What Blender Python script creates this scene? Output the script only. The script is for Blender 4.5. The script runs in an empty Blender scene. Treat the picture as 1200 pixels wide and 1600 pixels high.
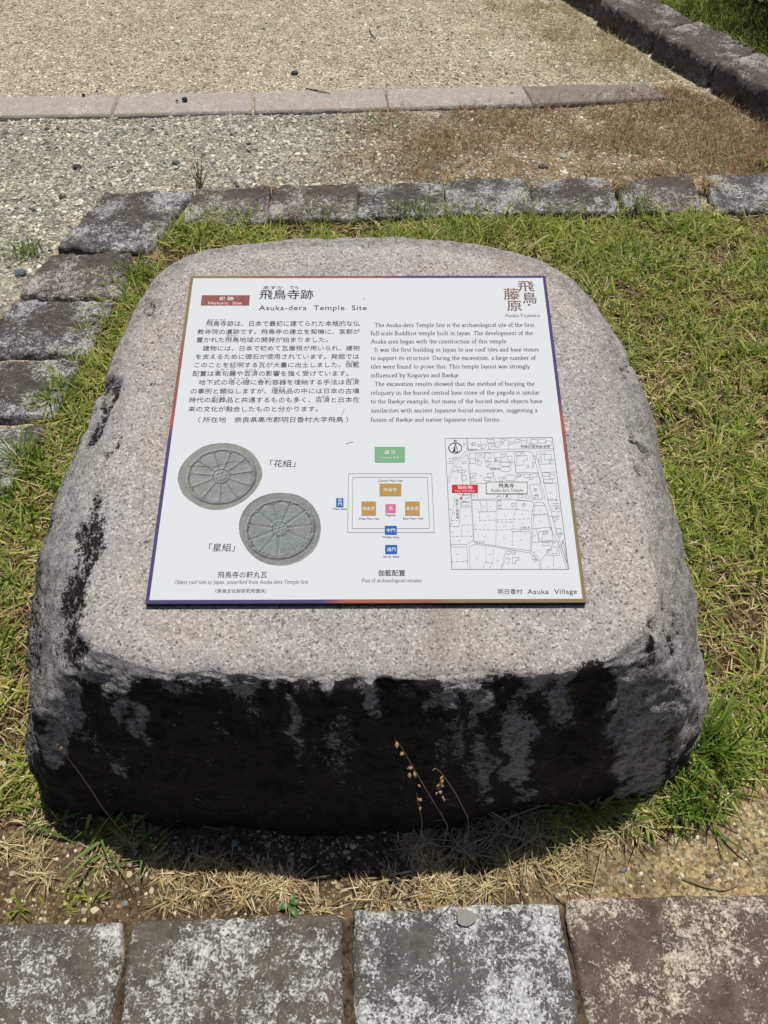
import bpy, math, random
import numpy as np
from mathutils import Matrix, Vector
random.seed(7); RNG = np.random.default_rng(7)
C = bpy.context.scene.collection
SC = bpy.context.scene

# ------------------------------------------------------------------ camera, sky, sun, exposure
F, PITCH, CH = 1250.0, math.radians(50), 1.5
cam = bpy.data.objects.new('camera', bpy.data.cameras.new('camera')); C.objects.link(cam)
cam.location = (0, 0, CH); cam.rotation_euler = (math.radians(90) - PITCH, 0, 0)
cam.data.sensor_fit = 'VERTICAL'; cam.data.sensor_height = 36.0; cam.data.lens = F / 1600 * 36
cam.data.clip_start = 0.05; cam.data.clip_end = 500
SC.camera = cam
SUN_EL, SUN_AZ = 78.0, 32.0            # azimuth measured from +y (straight ahead) towards +x
w = bpy.data.worlds.new('World'); SC.world = w; w.use_nodes = True
sky = w.node_tree.nodes.new('ShaderNodeTexSky'); sky.sky_type = 'NISHITA'; sky.sun_disc = False
sky.sun_elevation = math.radians(SUN_EL); sky.sun_rotation = math.radians(SUN_AZ)
bg = w.node_tree.nodes['Background']; bg.inputs['Strength'].default_value = 0.045
w.node_tree.links.new(sky.outputs[0], bg.inputs['Color'])
sd = bpy.data.lights.new('sun', 'SUN'); sd.energy = 3.3; sd.angle = math.radians(0.5); sd.color = (1, .96, .89)
sun = bpy.data.objects.new('sun', sd); C.objects.link(sun)
el, az = math.radians(SUN_EL), math.radians(SUN_AZ)
sun_dir = Vector((math.cos(el) * math.sin(az), math.cos(el) * math.cos(az), math.sin(el)))
sun.rotation_euler = sun_dir.to_track_quat('Z', 'Y').to_euler(); sun.location = sun_dir * 20
SC.view_settings.view_transform = 'Standard'; SC.view_settings.look = 'None'
SC.view_settings.gamma = 1; SC.view_settings.exposure = 0.07

# ------------------------------------------------------------------ measuring helpers
cP, sP = math.cos(PITCH), math.sin(PITCH)
def ray(px, py):
    x = (np.asarray(px, float) - 600) / F; y = (np.asarray(py, float) - 800) / F
    return np.stack([x, cP - y * sP, -sP - y * cP], -1)
def G(px, py, z=0.0):                       # where the surveyed point at height z stands
    d = ray(px, py); t = (z - CH) / d[..., 2]
    return d * t[..., None] + np.array([0, 0, CH])
def proj(P):
    P = np.asarray(P) - np.array([0, 0, CH])
    zf = P[..., 1] * cP - P[..., 2] * sP; yd = -P[..., 1] * sP - P[..., 2] * cP
    return 600 + F * P[..., 0] / zf, 800 + F * yd / zf
# the information panel's plane
PC = np.array([-.0255, .8912, .6522]); PN = np.array([.0033, -.22606, .97411]); PN /= np.linalg.norm(PN)
EX = np.array([1, .005, -.0022]); EX -= PN * (EX @ PN); EX /= np.linalg.norm(EX); EY = np.cross(PN, EX)
def plane_pt(px, py, off=0.0):
    d = ray(px, py); o = np.array([0, 0, CH]); c = PC + PN * off
    t = ((c - o) @ PN) / (d @ PN); return o + d * t[..., None]
def plane_z(x, y, off=0.0):
    c = PC + PN * off
    return c[2] - ((x - c[0]) * PN[0] + (y - c[1]) * PN[1]) / PN[2]
def PP(px, py):
    v = plane_pt(px, py) - PC; return np.stack([v @ EX, v @ EY], -1)

# ------------------------------------------------------------------ numeric noise
def _h(ix, iy, iz, s):
    n = (ix.astype(np.int64) * 374761393 + iy.astype(np.int64) * 668265263 + iz.astype(np.int64) * 2147483647 * 3 + s * 974634211) & 0xFFFFFFFF
    n = ((n ^ (n >> 13)) * 1274126177) & 0xFFFFFFFF
    n = ((n ^ (n >> 16)) * 2246822519) & 0xFFFFFFFF
    return ((n ^ (n >> 15)) & 0xFFFFFF) / 16777215.0
def noise(x, y, z=None, s=0):
    x = np.asarray(x, float); y = np.asarray(y, float); z = np.zeros_like(x) if z is None else np.asarray(z, float)
    ix, iy, iz = np.floor(x), np.floor(y), np.floor(z)
    f = [v - i for v, i in ((x, ix), (y, iy), (z, iz))]; u = [g * g * (3 - 2 * g) for g in f]
    r = 0
    for a in (0, 1):
        for b in (0, 1):
            for c in (0, 1):
                r = r + _h(ix + a, iy + b, iz + c, s) * (u[0] if a else 1 - u[0]) * (u[1] if b else 1 - u[1]) * (u[2] if c else 1 - u[2])
    return r
def fbm(x, y, z=None, s=0, o=4, g=.5):
    r, a, t = 0, 1, 0
    x = np.asarray(x, float); y = np.asarray(y, float); z = np.zeros_like(x) if z is None else np.asarray(z, float)
    for k in range(o):
        r = r + a * noise(x * 2**k + 17.3 * k, y * 2**k - 9.1 * k, z * 2**k + 4.7 * k, s + k); t += a; a *= g
    return r / t
def sst(a, b, x):
    t = np.clip((x - a) / (b - a), 0, 1); return t * t * (3 - 2 * t)
def inside(P, poly):
    x, y = P[..., 0], P[..., 1]; r = np.zeros(x.shape, bool); n = len(poly)
    for i in range(n):
        x1, y1 = poly[i][:2]; x2, y2 = poly[(i + 1) % n][:2]
        r ^= ((y1 > y) != (y2 > y)) & (x < (x2 - x1) * (y - y1) / (y2 - y1 + 1e-12) + x1)
    return r
def lin(r, g, b):
    f = lambda c: (c / 255 / 12.92) if c / 255 <= .04045 else ((c / 255 + .055) / 1.055) ** 2.4
    return np.array([f(r), f(g), f(b)])

# ------------------------------------------------------------------ object helpers
def link(o, parent=None):
    C.objects.link(o)
    if parent is not None: o.parent = parent
    return o
def tag(o, label=None, cat=None, group=None, kind=None):
    if label: o['label'] = label
    if cat: o['category'] = cat
    if group: o['group'] = group
    if kind: o['kind'] = kind
    return o
def thing(name, label, cat, loc=(0, 0, 0), group=None):
    o = link(bpy.data.objects.new(name, None)); o.location = loc; o.empty_display_size = .05
    return tag(o, label, cat, group)
def mesh_np(name, V, faces, mat, parent=None, col=None, smooth=False, loc=None):
    """faces: list of int arrays (n,k); col: per-vertex rgb"""
    V = np.asarray(V, float)
    if loc is not None: V = V - np.asarray(loc, float)
    me = bpy.data.meshes.new(name)
    me.vertices.add(len(V)); me.vertices.foreach_set('co', V.ravel())
    loops = np.concatenate([np.asarray(f).ravel() for f in faces]); tot = np.concatenate([np.full(len(f), np.asarray(f).shape[1]) for f in faces])
    st = np.concatenate([[0], np.cumsum(tot)[:-1]])
    me.loops.add(len(loops)); me.loops.foreach_set('vertex_index', loops.astype(np.int32))
    me.polygons.add(len(tot)); me.polygons.foreach_set('loop_start', st.astype(np.int32)); me.polygons.foreach_set('loop_total', tot.astype(np.int32))
    me.polygons.foreach_set('use_smooth', np.full(len(tot), smooth))
    if col is not None:
        a = me.attributes.new('tint', 'FLOAT_COLOR', 'POINT')
        a.data.foreach_set('color', np.concatenate([col, np.ones((len(V), 1))], 1).astype(np.float32).ravel())
    me.update(calc_edges=True); me.validate()
    me.materials.append(mat)
    o = link(bpy.data.objects.new(name, me), parent)
    if loc is not None: o.location = loc
    return o

# ------------------------------------------------------------------ materials
class NT:
    def __init__(s, name):
        s.m = bpy.data.materials.new(name); s.m.use_nodes = True; s.t = s.m.node_tree; s.b = s.t.nodes['Principled BSDF']
    def n(s, typ, **kw):
        nd = s.t.nodes.new('ShaderNode' + typ)
        for k, v in kw.items():
            if k.startswith('_'): setattr(nd, k[1:], v)
            else: s.put(nd.inputs[k.replace('__', ' ')], v)
        return nd
    def put(s, sock, v):
        if isinstance(v, bpy.types.NodeSocket): s.t.links.new(v, sock)
        elif isinstance(v, bpy.types.Node): s.t.links.new(v.outputs[0], sock)
        elif sock.type == 'RGBA' and not np.isscalar(v): sock.default_value = (*v[:3], 1)
        else: sock.default_value = v
    def set(s, **kw):
        for k, v in kw.items(): s.put(s.b.inputs[k.replace('__', ' ')], v)
    def math(s, op, a, b=0.0, clamp=False):
        nd = s.t.nodes.new('ShaderNodeMath'); nd.operation = op; nd.use_clamp = clamp
        s.put(nd.inputs[0], a); s.put(nd.inputs[1], b); return nd.outputs[0]
    def mix(s, f, a, b):
        nd = s.t.nodes.new('ShaderNodeMix'); nd.data_type = 'RGBA'
        s.put(nd.inputs['Factor'], f); s.put(nd.inputs[6], a); s.put(nd.inputs[7], b); return nd.outputs[2]
    def ramp(s, f, lo, hi):
        nd = s.t.nodes.new('ShaderNodeMapRange'); nd.interpolation_type = 'SMOOTHSTEP'
        s.put(nd.inputs[0], f); nd.inputs[1].default_value = lo; nd.inputs[2].default_value = hi; return nd.outputs[0]
    def noise(s, co, scale, det=4, rough=.55, dist=0.0):
        nd = s.n('TexNoise', Scale=scale, Detail=det, Roughness=rough, Distortion=dist); s.t.links.new(co, nd.inputs['Vector']); return nd.outputs['Fac']
    def coord(s, sc=(1, 1, 1), rot=(0, 0, 0), loc=(0, 0, 0)):
        tc = s.n('TexCoord'); mp = s.n('Mapping'); mp.inputs['Scale'].default_value = sc; mp.inputs['Rotation'].default_value = rot; mp.inputs['Location'].default_value = loc
        s.t.links.new(tc.outputs['Object'], mp.inputs['Vector']); return mp.outputs[0]
    def bump(s, h, strength, dist):
        nd = s.n('Bump', Strength=strength, Distance=dist); s.put(nd.inputs['Height'], h); s.t.links.new(nd.outputs[0], s.b.inputs['Normal']); return nd
def plain(name, col, rough=.5, spec=.3):
    k = NT(name); k.set(Base__Color=col, Roughness=rough); k.b.inputs['Specular IOR Level'].default_value = spec; return k.m
def tint_mat(name, rough=.7, spec=.2, transl=0.0, gain=1.0):
    k = NT(name); a = k.n('Attribute', _attribute_name='tint'); c = a.outputs['Color']
    k.set(Base__Color=c, Roughness=rough); k.b.inputs['Specular IOR Level'].default_value = spec
    if transl:
        tr = k.n('BsdfTranslucent'); k.t.links.new(c, tr.inputs['Color']); mx = k.n('MixShader', Fac=transl)
        k.t.links.new(k.b.outputs[0], mx.inputs[1]); k.t.links.new(tr.outputs[0], mx.inputs[2])
        k.t.links.new(mx.outputs[0], k.t.nodes['Material Output'].inputs['Surface'])
    return k.m

def lichen_mat(name, base, base2, lich, cover, seed, scale=1.0):
    k = NT(name); co = k.coord(loc=(seed * 3.1, seed * 1.7, seed))
    big = k.noise(co, 8 * scale, 3, .6); mid = k.noise(co, 70 * scale, 6, .8, .8); fine = k.noise(co, 260 * scale, 4, .8)
    s = k.math('ADD', k.math('MULTIPLY', big, .50), k.math('ADD', k.math('MULTIPLY', mid, .56), k.math('MULTIPLY', fine, .50)))
    msk = k.ramp(s, .945 - cover, 1.0 - cover)
    bc = k.mix(k.ramp(k.noise(co, 45 * scale, 5, .7), .3, .7), base, base2)
    grain = k.noise(co, 420, 2, .7)
    bc = k.mix(k.math('MULTIPLY', k.ramp(grain, .55, .75), .35), bc, np.array(lich) * .55)
    lc = k.mix(k.ramp(k.noise(co, 150, 4, .7), .38, .62), np.array(lich) * .58, np.clip(np.array(lich) * 1.18, 0, .9))
    k.set(Base__Color=k.mix(msk, bc, lc), Roughness=.85); k.b.inputs['Specular IOR Level'].default_value = .25
    h = k.math('ADD', k.math('MULTIPLY', mid, 1.0), k.math('ADD', k.math('MULTIPLY', fine, .45), k.math('MULTIPLY', msk, .25)))
    k.bump(h, .7, .009); return k.m

def granite_mat():
    k = NT('granite'); co = k.coord()
    wv = k.n('TexNoise', Scale=180.0, Detail=3.0); k.t.links.new(co, wv.inputs['Vector'])
    vm = k.n('VectorMath', _operation='MULTIPLY_ADD'); k.t.links.new(wv.outputs['Color'], vm.inputs[0]); vm.inputs[1].default_value = (.006, .006, .006); k.t.links.new(co, vm.inputs[2])
    v = k.n('TexVoronoi', Scale=370.0); k.t.links.new(vm.outputs[0], v.inputs['Vector'])
    cell = k.n('SeparateColor'); k.t.links.new(v.outputs['Color'], cell.inputs[0])
    n1 = k.noise(co, 240, 3, .7); n2 = k.noise(co, 26, 4, .65); n3 = k.noise(co, 4, 3)
    g = k.math('ADD', k.math('MULTIPLY', cell.outputs[0], .62), k.math('MULTIPLY', n1, .58))
    pink = k.mix(k.ramp(n3, .35, .65), lin(181, 171, 163), lin(172, 168, 164))
    c = k.mix(k.ramp(g, .20, .48), lin(92, 84, 81), pink)
    c = k.mix(k.ramp(g, .66, .97), c, lin(222, 215, 207))
    c = k.mix(k.math('MULTIPLY', k.ramp(n2, .45, .75), .28), c, lin(120, 112, 108))
    at = k.n('Attribute', _attribute_name='tint'); sp = k.n('SeparateColor'); k.t.links.new(at.outputs['Color'], sp.inputs[0])
    # weathered side: greyer, rougher
    wn = k.noise(co, 60, 5, .75); cs = k.coord((1, 1, .28)); st = k.noise(cs, 38, 6, .8, .4)
    side = k.mix(k.ramp(k.math('ADD', wn, k.math('MULTIPLY', n1, .3)), .5, .78), lin(96, 91, 89), lin(186, 181, 177))
    c = k.mix(sp.outputs[1], c, side)
    stain = k.math('ADD', sp.outputs[0], k.math('ADD', k.math('MULTIPLY', k.math('SUBTRACT', st, .5), 1.5), k.math('ADD', k.math('MULTIPLY', k.math('SUBTRACT', n1, .5), 1.5), k.math('MULTIPLY', k.math('SUBTRACT', k.noise(co, 110, 5, .8), .5), 2.2))))
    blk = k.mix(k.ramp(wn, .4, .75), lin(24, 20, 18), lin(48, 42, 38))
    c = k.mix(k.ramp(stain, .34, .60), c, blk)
    # warm rusty tint
    c = k.mix(k.math('MULTIPLY', sp.outputs[2], .55), c, lin(128, 104, 90))
    k.set(Base__Color=c, Roughness=.75); k.b.inputs['Specular IOR Level'].default_value = .3
    rough = k.math('ADD', .12, k.math('MULTIPLY', sp.outputs[1], .9))
    k.bump(k.math('ADD', k.math('MULTIPLY', n1, .25), k.math('MULTIPLY', k.math('MULTIPLY', wn, rough), 1.6)), .7, .008)
    return k.m

def ground_mat():
    k = NT('earth'); co = k.coord()
    at = k.n('Attribute', _attribute_name='tint')
    n1 = k.noise(co, 160, 4, .75); n2 = k.noise(co, 14, 5, .65)
    v = k.n('TexVoronoi', Scale=150.0); k.t.links.new(co, v.inputs['Vector']); cell = k.n('SeparateColor'); k.t.links.new(v.outputs['Color'], cell.inputs[0])
    f = k.math('ADD', k.math('MULTIPLY', n1, .7), k.math('MULTIPLY', cell.outputs[0], .4))
    dk = k.n('Mix', _data_type='RGBA', _blend_type='MULTIPLY'); dk.inputs['Factor'].default_value = 1
    k.t.links.new(at.outputs['Color'], dk.inputs[6]); k.put(dk.inputs[7], k.mix(k.ramp(f, .25, .8), (.5, .48, .46), (1.75, 1.75, 1.75)))
    d2 = k.n('Mix', _data_type='RGBA', _blend_type='MULTIPLY'); d2.inputs['Factor'].default_value = 1
    k.t.links.new(dk.outputs[2], d2.inputs[6]); k.put(d2.inputs[7], k.mix(k.ramp(n2, .3, .7), (.72, .7, .68), (1.2, 1.2, 1.2)))
    k.set(Base__Color=d2.outputs[2], Roughness=.95); k.b.inputs['Specular IOR Level'].default_value = .1
    k.bump(f, .9, .008); return k.m

M = {}
M['granite'] = granite_mat(); M['earth'] = ground_mat()
M['blade'] = tint_mat('grass_blade', .55, .35, .28); M['straw'] = tint_mat('dry_straw', .6, .3, .12)
M['pebble'] = tint_mat('pebble_stone', .8, .25); M['print'] = tint_mat('printed_colour', .75, .1)
M['leaf'] = tint_mat('shrub_leaf', .4, .4, .2)
M['white'] = plain('white_board', lin(217, 221, 223), .75, .1); M['edge'] = plain('black_panel_edge', lin(20, 18, 22), .5)
M['ink'] = plain('black_ink', lin(38, 36, 40), .75, .1); M['ink_soft'] = plain('grey_ink', lin(96, 98, 102), .75, .1)
M['ink_line'] = plain('thin_line_ink', lin(122, 124, 130), .75, .1); M['ink_white'] = plain('white_ink', lin(232, 232, 228), .75, .1)
M['maroon'] = plain('maroon_ink', lin(146, 92, 86), .75, .1); M['green'] = plain('green_ink', lin(126, 172, 134), .75, .1)
M['tan'] = plain('tan_ink', lin(180, 145, 88), .75, .1); M['pink'] = plain('pink_ink', lin(206, 112, 150), .75, .1)
M['blue'] = plain('blue_ink', lin(44, 98, 180), .75, .1); M['red'] = plain('red_ink', lin(206, 48, 58), .75, .1)
M['green_line'] = plain('green_line_ink', lin(104, 140, 100), .75, .1)
M['stem'] = plain('dry_stem', lin(150, 128, 96), .7); M['seed'] = plain('seed_pod', lin(170, 138, 98), .6); M['twig'] = plain('twig_bark', lin(70, 56, 44), .8)

# ------------------------------------------------------------------ ground
def px_poly(pts, z=0.0): return [tuple(G(x, y, z)[:2]) for x, y in pts]
FOOT = px_poly([(40, 1225), (80, 1268), (200, 1282), (600, 1288), (800, 1272), (950, 1250), (1055, 1222), (1085, 1120)]) 
FOOT = FOOT + [(.60, 1.0), (.52, 1.28), (.30, 1.42), (-.1, 1.45), (-.36, 1.36), (-.53, 1.0), (-.57, .75)]
LAWN = px_poly([(262, 352), (310, 343), (700, 330), (1200, 330), (1500, 330), (1500, 1150), (1330, 1215), (1210, 1215), (1140, 1250), (1075, 1290), (960, 1290), (500, 1200), (60, 1275), (30, 1265), (-120, 1240), (-330, 1100), (-260, 900), (-100, 810), (8, 762), (66, 655), (118, 556), (176, 462), (205, 398)])
DRY = px_poly([(500, 292), (440, 262), (400, 225), (540, 180), (900, 152), (1060, 140), (1215, 188), (1330, 260), (1200, 276), (700, 286)])
GREY = px_poly([(-300, 186), (0, 181), (560, 172), (420, 225), (450, 262), (520, 292), (305, 295), (165, 300), (82, 393), (20, 468), (-60, 556), (-500, 700), (-700, 400)])
WALL_A, WALL_B = G(880, 0, 0), G(1200, 192, 0)
wd = (WALL_B - WALL_A)[:2]; wd /= np.linalg.norm(wd); wn = np.array([-wd[1], wd[0]])       # wn points right / far
def wall_side(x, y): return (x - WALL_A[0]) * wn[0] + (y - WALL_A[1]) * wn[1]
def zfield(x, y):
    z = (fbm(x * 3, y * 3, s=3, o=4) - .5) * .025 + (fbm(x * 40, y * 40, s=8, o=2) - .5) * .006
    return z + .085 * sst(.06, .16, wall_side(x, y)) * (y > -3)
def axis(a, b, step, far):
    core = np.arange(a, b, step); g = np.cumsum(step * 1.35 ** np.arange(1, 40)); g = g[g < far]
    return np.concatenate([a - g[::-1], core, b + g])
def make_ground():
    xs, ys = axis(-2.1, 2.3, .012, 200), axis(.1, 5.4, .012, 200)
    X, Y = np.meshgrid(xs, ys); n, m = X.shape
    P = np.stack([X, Y], -1)
    col = np.empty((n, m, 3)); col[:] = lin(180, 171, 148)
    nn = fbm(X * 2.2, Y * 2.2, s=21, o=4)[..., None]
    col = col * (1 - .3 * nn) + lin(150, 138, 112) * .3 * nn
    wob = np.stack([X + (fbm(X * 5, Y * 5, s=31) - .5) * .25, Y + (fbm(X * 5, Y * 5, s=32) - .5) * .25], -1)
    near = Y < 3.4
    lw = inside(wob, LAWN) & near
    fore = (Y < .75) | inside(P, FOOT)
    gr = inside(wob, GREY); dr = inside(wob, DRY)
    col[gr] = lin(154, 149, 132); col[dr] = lin(154, 149, 132)
    dw = (sst(-.5, .45, X + (fbm(X * 4, Y * 4, s=33) - .5) * .9 + (fbm(X * 14, Y * 14, s=34) - .5) * .5) * dr)[..., None]
    col = col * (1 - dw) + lin(148, 131, 104) * dw
    dirt = near & (Y < 1.2); joint = Y < .328 + .0325 * (X + .656)
    dn = fbm(X * 9, Y * 9, s=41, o=4)[..., None]; rt = sst(.15, .55, X + (fbm(X * 8, Y * 8, s=42) - .5) * .3)[..., None]
    dcol = (lin(100, 86, 64) * (1 - rt) + lin(160, 141, 106) * rt) * (.7 + .6 * dn)
    col[dirt] = dcol[dirt]; col[joint] = lin(84, 73, 58)
    lcol = lin(92, 76, 54) * (1 - nn) + lin(80, 70, 48) * nn
    col[lw] = lcol[lw]
    rl = wall_side(X, Y) > .15
    col[rl] = lin(92, 100, 50)
    V = np.stack([X, Y, zfield(X, Y)], -1).reshape(-1, 3)
    i = np.arange(n * m).reshape(n, m)
    f = np.stack([i[:-1, :-1], i[:-1, 1:], i[1:, 1:], i[1:, :-1]], -1).reshape(-1, 4)
    tag(mesh_np('ground', V, [f], M['earth'], col=col.reshape(-1, 3), smooth=True), kind='structure')
make_ground()

# ------------------------------------------------------------------ the big stone
def grid_normals(V):
    du = np.gradient(V, axis=0); dv = np.roll(V, -1, 1) - np.roll(V, 1, 1)
    n = np.cross(dv, du); l = np.linalg.norm(n, axis=-1, keepdims=True); n = n / np.maximum(l, 1e-9); return n * np.sign(n[5, :, 2].mean())
def make_stone():
    N = 720; th = np.linspace(-math.pi, math.pi, N, endpoint=False); c = np.array([.0, .90])
    def ring(pts, sm=5):
        p = np.array(pts); d = p[:, :2] - c; a = np.arctan2(d[:, 1], d[:, 0]); o = np.argsort(a); a = a[o]; p = p[o]; d = d[o]
        def per(v):
            v = np.interp(th, np.r_[a - 2 * math.pi, a, a + 2 * math.pi], np.r_[v, v, v])
            kk = np.hanning(2 * sm + 3)[1:-1]; kk /= kk.sum()
            return np.convolve(np.r_[v[-sm:], v, v[:sm]], kk, 'valid')
        r = per(np.hypot(d[:, 0], d[:, 1])); z = per(p[:, 2])
        return np.stack([c[0] + r * np.cos(th), c[1] + r * np.sin(th), z], -1)
    OFF = -.010
    Tp = [(118, 985), (135, 1003), (165, 1012), (205, 1030), (262, 1044), (330, 1041), (400, 1046), (500, 1044), (600, 1048), (700, 1043), (800, 1044), (905, 1042), (950, 1024), (990, 998), (1018, 962), (1034, 925), (1024, 870), (1008, 800), (990, 730), (966, 660), (938, 590), (908, 520), (876, 462), (836, 428), (760, 402), (690, 390), (600, 384), (520, 386), (400, 392), (310, 412), (268, 442), (232, 505), (206, 570), (184, 640), (166, 710), (146, 790), (132, 870), (122, 940)]
    T = ring([plane_pt(x, y, OFF) for x, y in Tp], 4); T[:, 2] = plane_z(T[:, 0], T[:, 1], OFF)
    Sp = [(45, 1130, .34), (52, 1060, .42), (60, 980, .47), (66, 880, .52), (92, 765, .56), (128, 685, .59), (158, 605, .625), (200, 508, .665), (248, 428, .70), (300, 399, .715),
          (965, 530, .655), (935, 482, .675), (898, 440, .69), (850, 411, .705), (1005, 602, .625), (1019, 690, .585), (1037, 750, .56), (1060, 860, .52), (1074, 965, .48), (1084, 1040, .42), (1097, 1105, .33),
          (130, 1085, .45), (200, 1088, .495), (300, 1075, .515), (400, 1068, .525), (600, 1072, .527), (800, 1068, .525), (930, 1062, .51), (1010, 1062, .475), (1060, 1075, .42)]
    S = []
    for q in Sp:
        p = G(*q)
        if p[2] > plane_z(p[0], p[1], OFF) - .022: p = plane_pt(q[0], q[1], OFF - .022)
        S.append(p)
    for (x, y) in ((400, 383), (520, 376), (600, 373), (700, 379), (780, 392)):
        S.append(plane_pt(x, y, OFF - .016))
    S = ring(S, 5)
    Mid = S.copy(); d = Mid[:, :2] - c; r = np.linalg.norm(d, axis=1, keepdims=True); front = sst(.3, .8, -np.sin(th))
    back = sst(.2, .8, np.sin(th))
    Mid[:, :2] += d / r * (.008 + .012 * front + .05 * back)[:, None]; Mid[:, 2] = S[:, 2] * .52
    B = ring([np.array([*G(x, y, 0)[:2], 0]) for x, y in ((62, 1216), (72, 1256), (114, 1274), (200, 1280), (400, 1290), (600, 1290), (800, 1270), (950, 1256), (1030, 1240), (1072, 1216), (1092, 1180))] +
             [np.array([x, y, 0]) for x, y in ((.61, .85), (.61, 1.0), (.52, 1.28), (.30, 1.44), (-.1, 1.47), (-.36, 1.38), (-.51, 1.05), (-.53, .8))], 6)
    rr_ = lambda q: np.linalg.norm(q[:, :2] - c, axis=1)
    mr = rr_(Mid); want = np.maximum(mr, .45 * rr_(S) + .55 * rr_(B) + .008); Mid[:, :2] = c + (Mid[:, :2] - c) * (want / mr)[:, None]
    B[:, 2] = -.01; U = B.copy(); U[:, 2] = -.12
    # edge chips
    chip = (fbm(np.cos(th) * 9, np.sin(th) * 9, s=5, o=4) - .5) * .022 + (noise(np.cos(th) * 40, np.sin(th) * 40, s=6) - .5) * .006
    chip = chip * (.35 + .65 * sst(-.2, .5, -np.sin(th)))
    for R_, k in ((T, 1.0), (S, .5)):
        d = R_[:, :2] - c; r = np.linalg.norm(d, axis=1, keepdims=True); R_[:, :2] += d / r * chip[:, None] * k
    T[:, 2] = plane_z(T[:, 0], T[:, 1], OFF)
    rings = []; NT_, NS = 46, 150
    for s in np.linspace(.02, 1, NT_, endpoint=False):
        q = np.empty((N, 3)); q[:, :2] = c + (T[:, :2] - c) * s; q[:, 2] = plane_z(q[:, 0], q[:, 1], OFF)
        q[:, 2] -= .004 * sst(.93, 1, s); rings.append(q)
    T[:, 2] -= .006
    ctl = [rings[-1] * .5 + T * .5, T, S, Mid, B, U, U]
    us = np.linspace(0, 4, NS); uu = []
    for u in us:
        i = min(int(u), 3); t = u - i; p0, p1, p2, p3 = ctl[i], ctl[i + 1], ctl[i + 2], ctl[i + 3]
        ln = np.linalg.norm(p2 - p1, axis=1, keepdims=True); un = lambda v: v / np.maximum(np.linalg.norm(v, axis=1, keepdims=True), 1e-6)
        m1, m2 = un(p2 - p0) * ln, un(p3 - p1) * ln
        rings.append((2 * t**3 - 3 * t * t + 1) * p1 + (t**3 - 2 * t * t + t) * m1 + (3 * t * t - 2 * t**3) * p2 + (t**3 - t * t) * m2)
    V = np.array(rings); u = np.concatenate([np.zeros(NT_), us])[:, None] * np.ones((1, N))
    nrm = grid_normals(V)
    px, py = proj(V)
    x, y, z = V[..., 0], V[..., 1], V[..., 2]
    sidew = sst(.10, 1.5, u)
    # rough broken faces
    big = fbm(x * 7, y * 7, z * 7, s=50, o=3) - .5
    rid = 1 - np.abs(2 * fbm(x * 14, y * 14, z * 9, s=54, o=4) - 1)
    fine = fbm(x * 55, y * 55, z * 55, s=58, o=3) - .5
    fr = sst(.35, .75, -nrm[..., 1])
    amp = .30 + .70 * sst(-.25, .55, -np.sin(th))[None, :]
    disp = amp * sidew * ((big - .03) * .034 + (rid - .80) * .020) + amp * sst(.02, .4, u) * (fine * .012 + (fbm(x * 130, y * 130, z * 130, s=59, o=2) - .5) * .004) + (fbm(x * 90, y * 90, z * 90, s=60, o=2) - .5) * .0012
    def blobs(L, soft=1.0):
        r = np.zeros(px.shape)
        for (bx, by, rx, ry, rot, wt) in L:
            cs, sn = math.cos(math.radians(rot)), math.sin(math.radians(rot))
            a = ((px - bx) * cs + (py - by) * sn) / rx; b = (-(px - bx) * sn + (py - by) * cs) / ry
            r = np.maximum(r, wt * np.clip(1.35 - (a * a + b * b) * .9, 0, 1))
        return r
    wobx = (fbm(x * 22, y * 22, z * 22, s=71, o=4) - .5) * 60; woby = (fbm(x * 22, y * 22, z * 22, s=72, o=4) - .5) * 60
    px = px + wobx; py = py + woby
    pits = blobs([(136, 850, 14, 60, 22, 1), (112, 930, 20, 70, 20, 1), (110, 1000, 16, 40, 20, 1), (95, 960, 8, 80, 12, .7), (150, 790, 7, 34, 25, .9), (172, 700, 5, 30, 22, .7), (178, 612, 10, 30, 24, .9), (150, 655, 12, 44, 28, .95), (228, 480, 5, 26, 30, .5), (128, 1010, 22, 30, 0, .8),
                  (990, 690, 5, 30, -28, .9), (1002, 712, 6, 26, -30, .9), (1010, 760, 4, 24, -30, .6), (985, 790, 3, 20, -20, .5), (972, 570, 7, 30, -25, .5), (1000, 845, 3, 30, -25, .4), (1062, 1015, 5, 36, -12, 1), (1020, 985, 10, 16, -20, .8), (1050, 960, 3, 30, -20, .6)])
    V = V + nrm * disp[..., None] - nrm * (pits * .010 * sst(.0, .1, u + .05 * (pits > .2)))[..., None]
    greyp = blobs([(92, 1085, 34, 60, 0, 1), (84, 1150, 16, 50, 0, 1), (160, 1045, 60, 22, 10, .9), (215, 1125, 16, 34, -25, .62), (188, 1105, 10, 34, 0, .5), (390, 1068, 24, 26, 0, .55), (280, 1075, 30, 16, 0, .45), (462, 1120, 12, 44, 0, .5), (520, 1075, 14, 22, 0, .5), (580, 1085, 16, 26, 0, .55), (180, 1200, 12, 34, 0, .42), (680, 1100, 40, 18, 0, .45), (748, 1090, 18, 42, 0, .62), (812, 1165, 24, 74, 0, .78), (755, 1200, 22, 50, 0, .5), (870, 1120, 22, 30, 0, .45), (840, 1070, 26, 22, 0, .5), (1020, 1130, 64, 90, 0, 1.1), (1000, 1200, 40, 50, 0, .9), (1060, 1080, 40, 60, 0, 1.0), (980, 1060, 40, 24, -25, .7), (705, 1165, 20, 40, 0, .35)])
    darkp = blobs([(1046, 1150, 17, 24, 0, 1), (1045, 1190, 12, 34, 0, .8), (985, 1045, 36, 12, -28, .45), (1012, 1020, 14, 20, 0, .5), (1005, 1072, 40, 8, -10, .5), (935, 1075, 36, 30, 0, .9), (120, 1060, 20, 12, 0, .5), (1015, 1095, 30, 10, -20, .4)])
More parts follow.
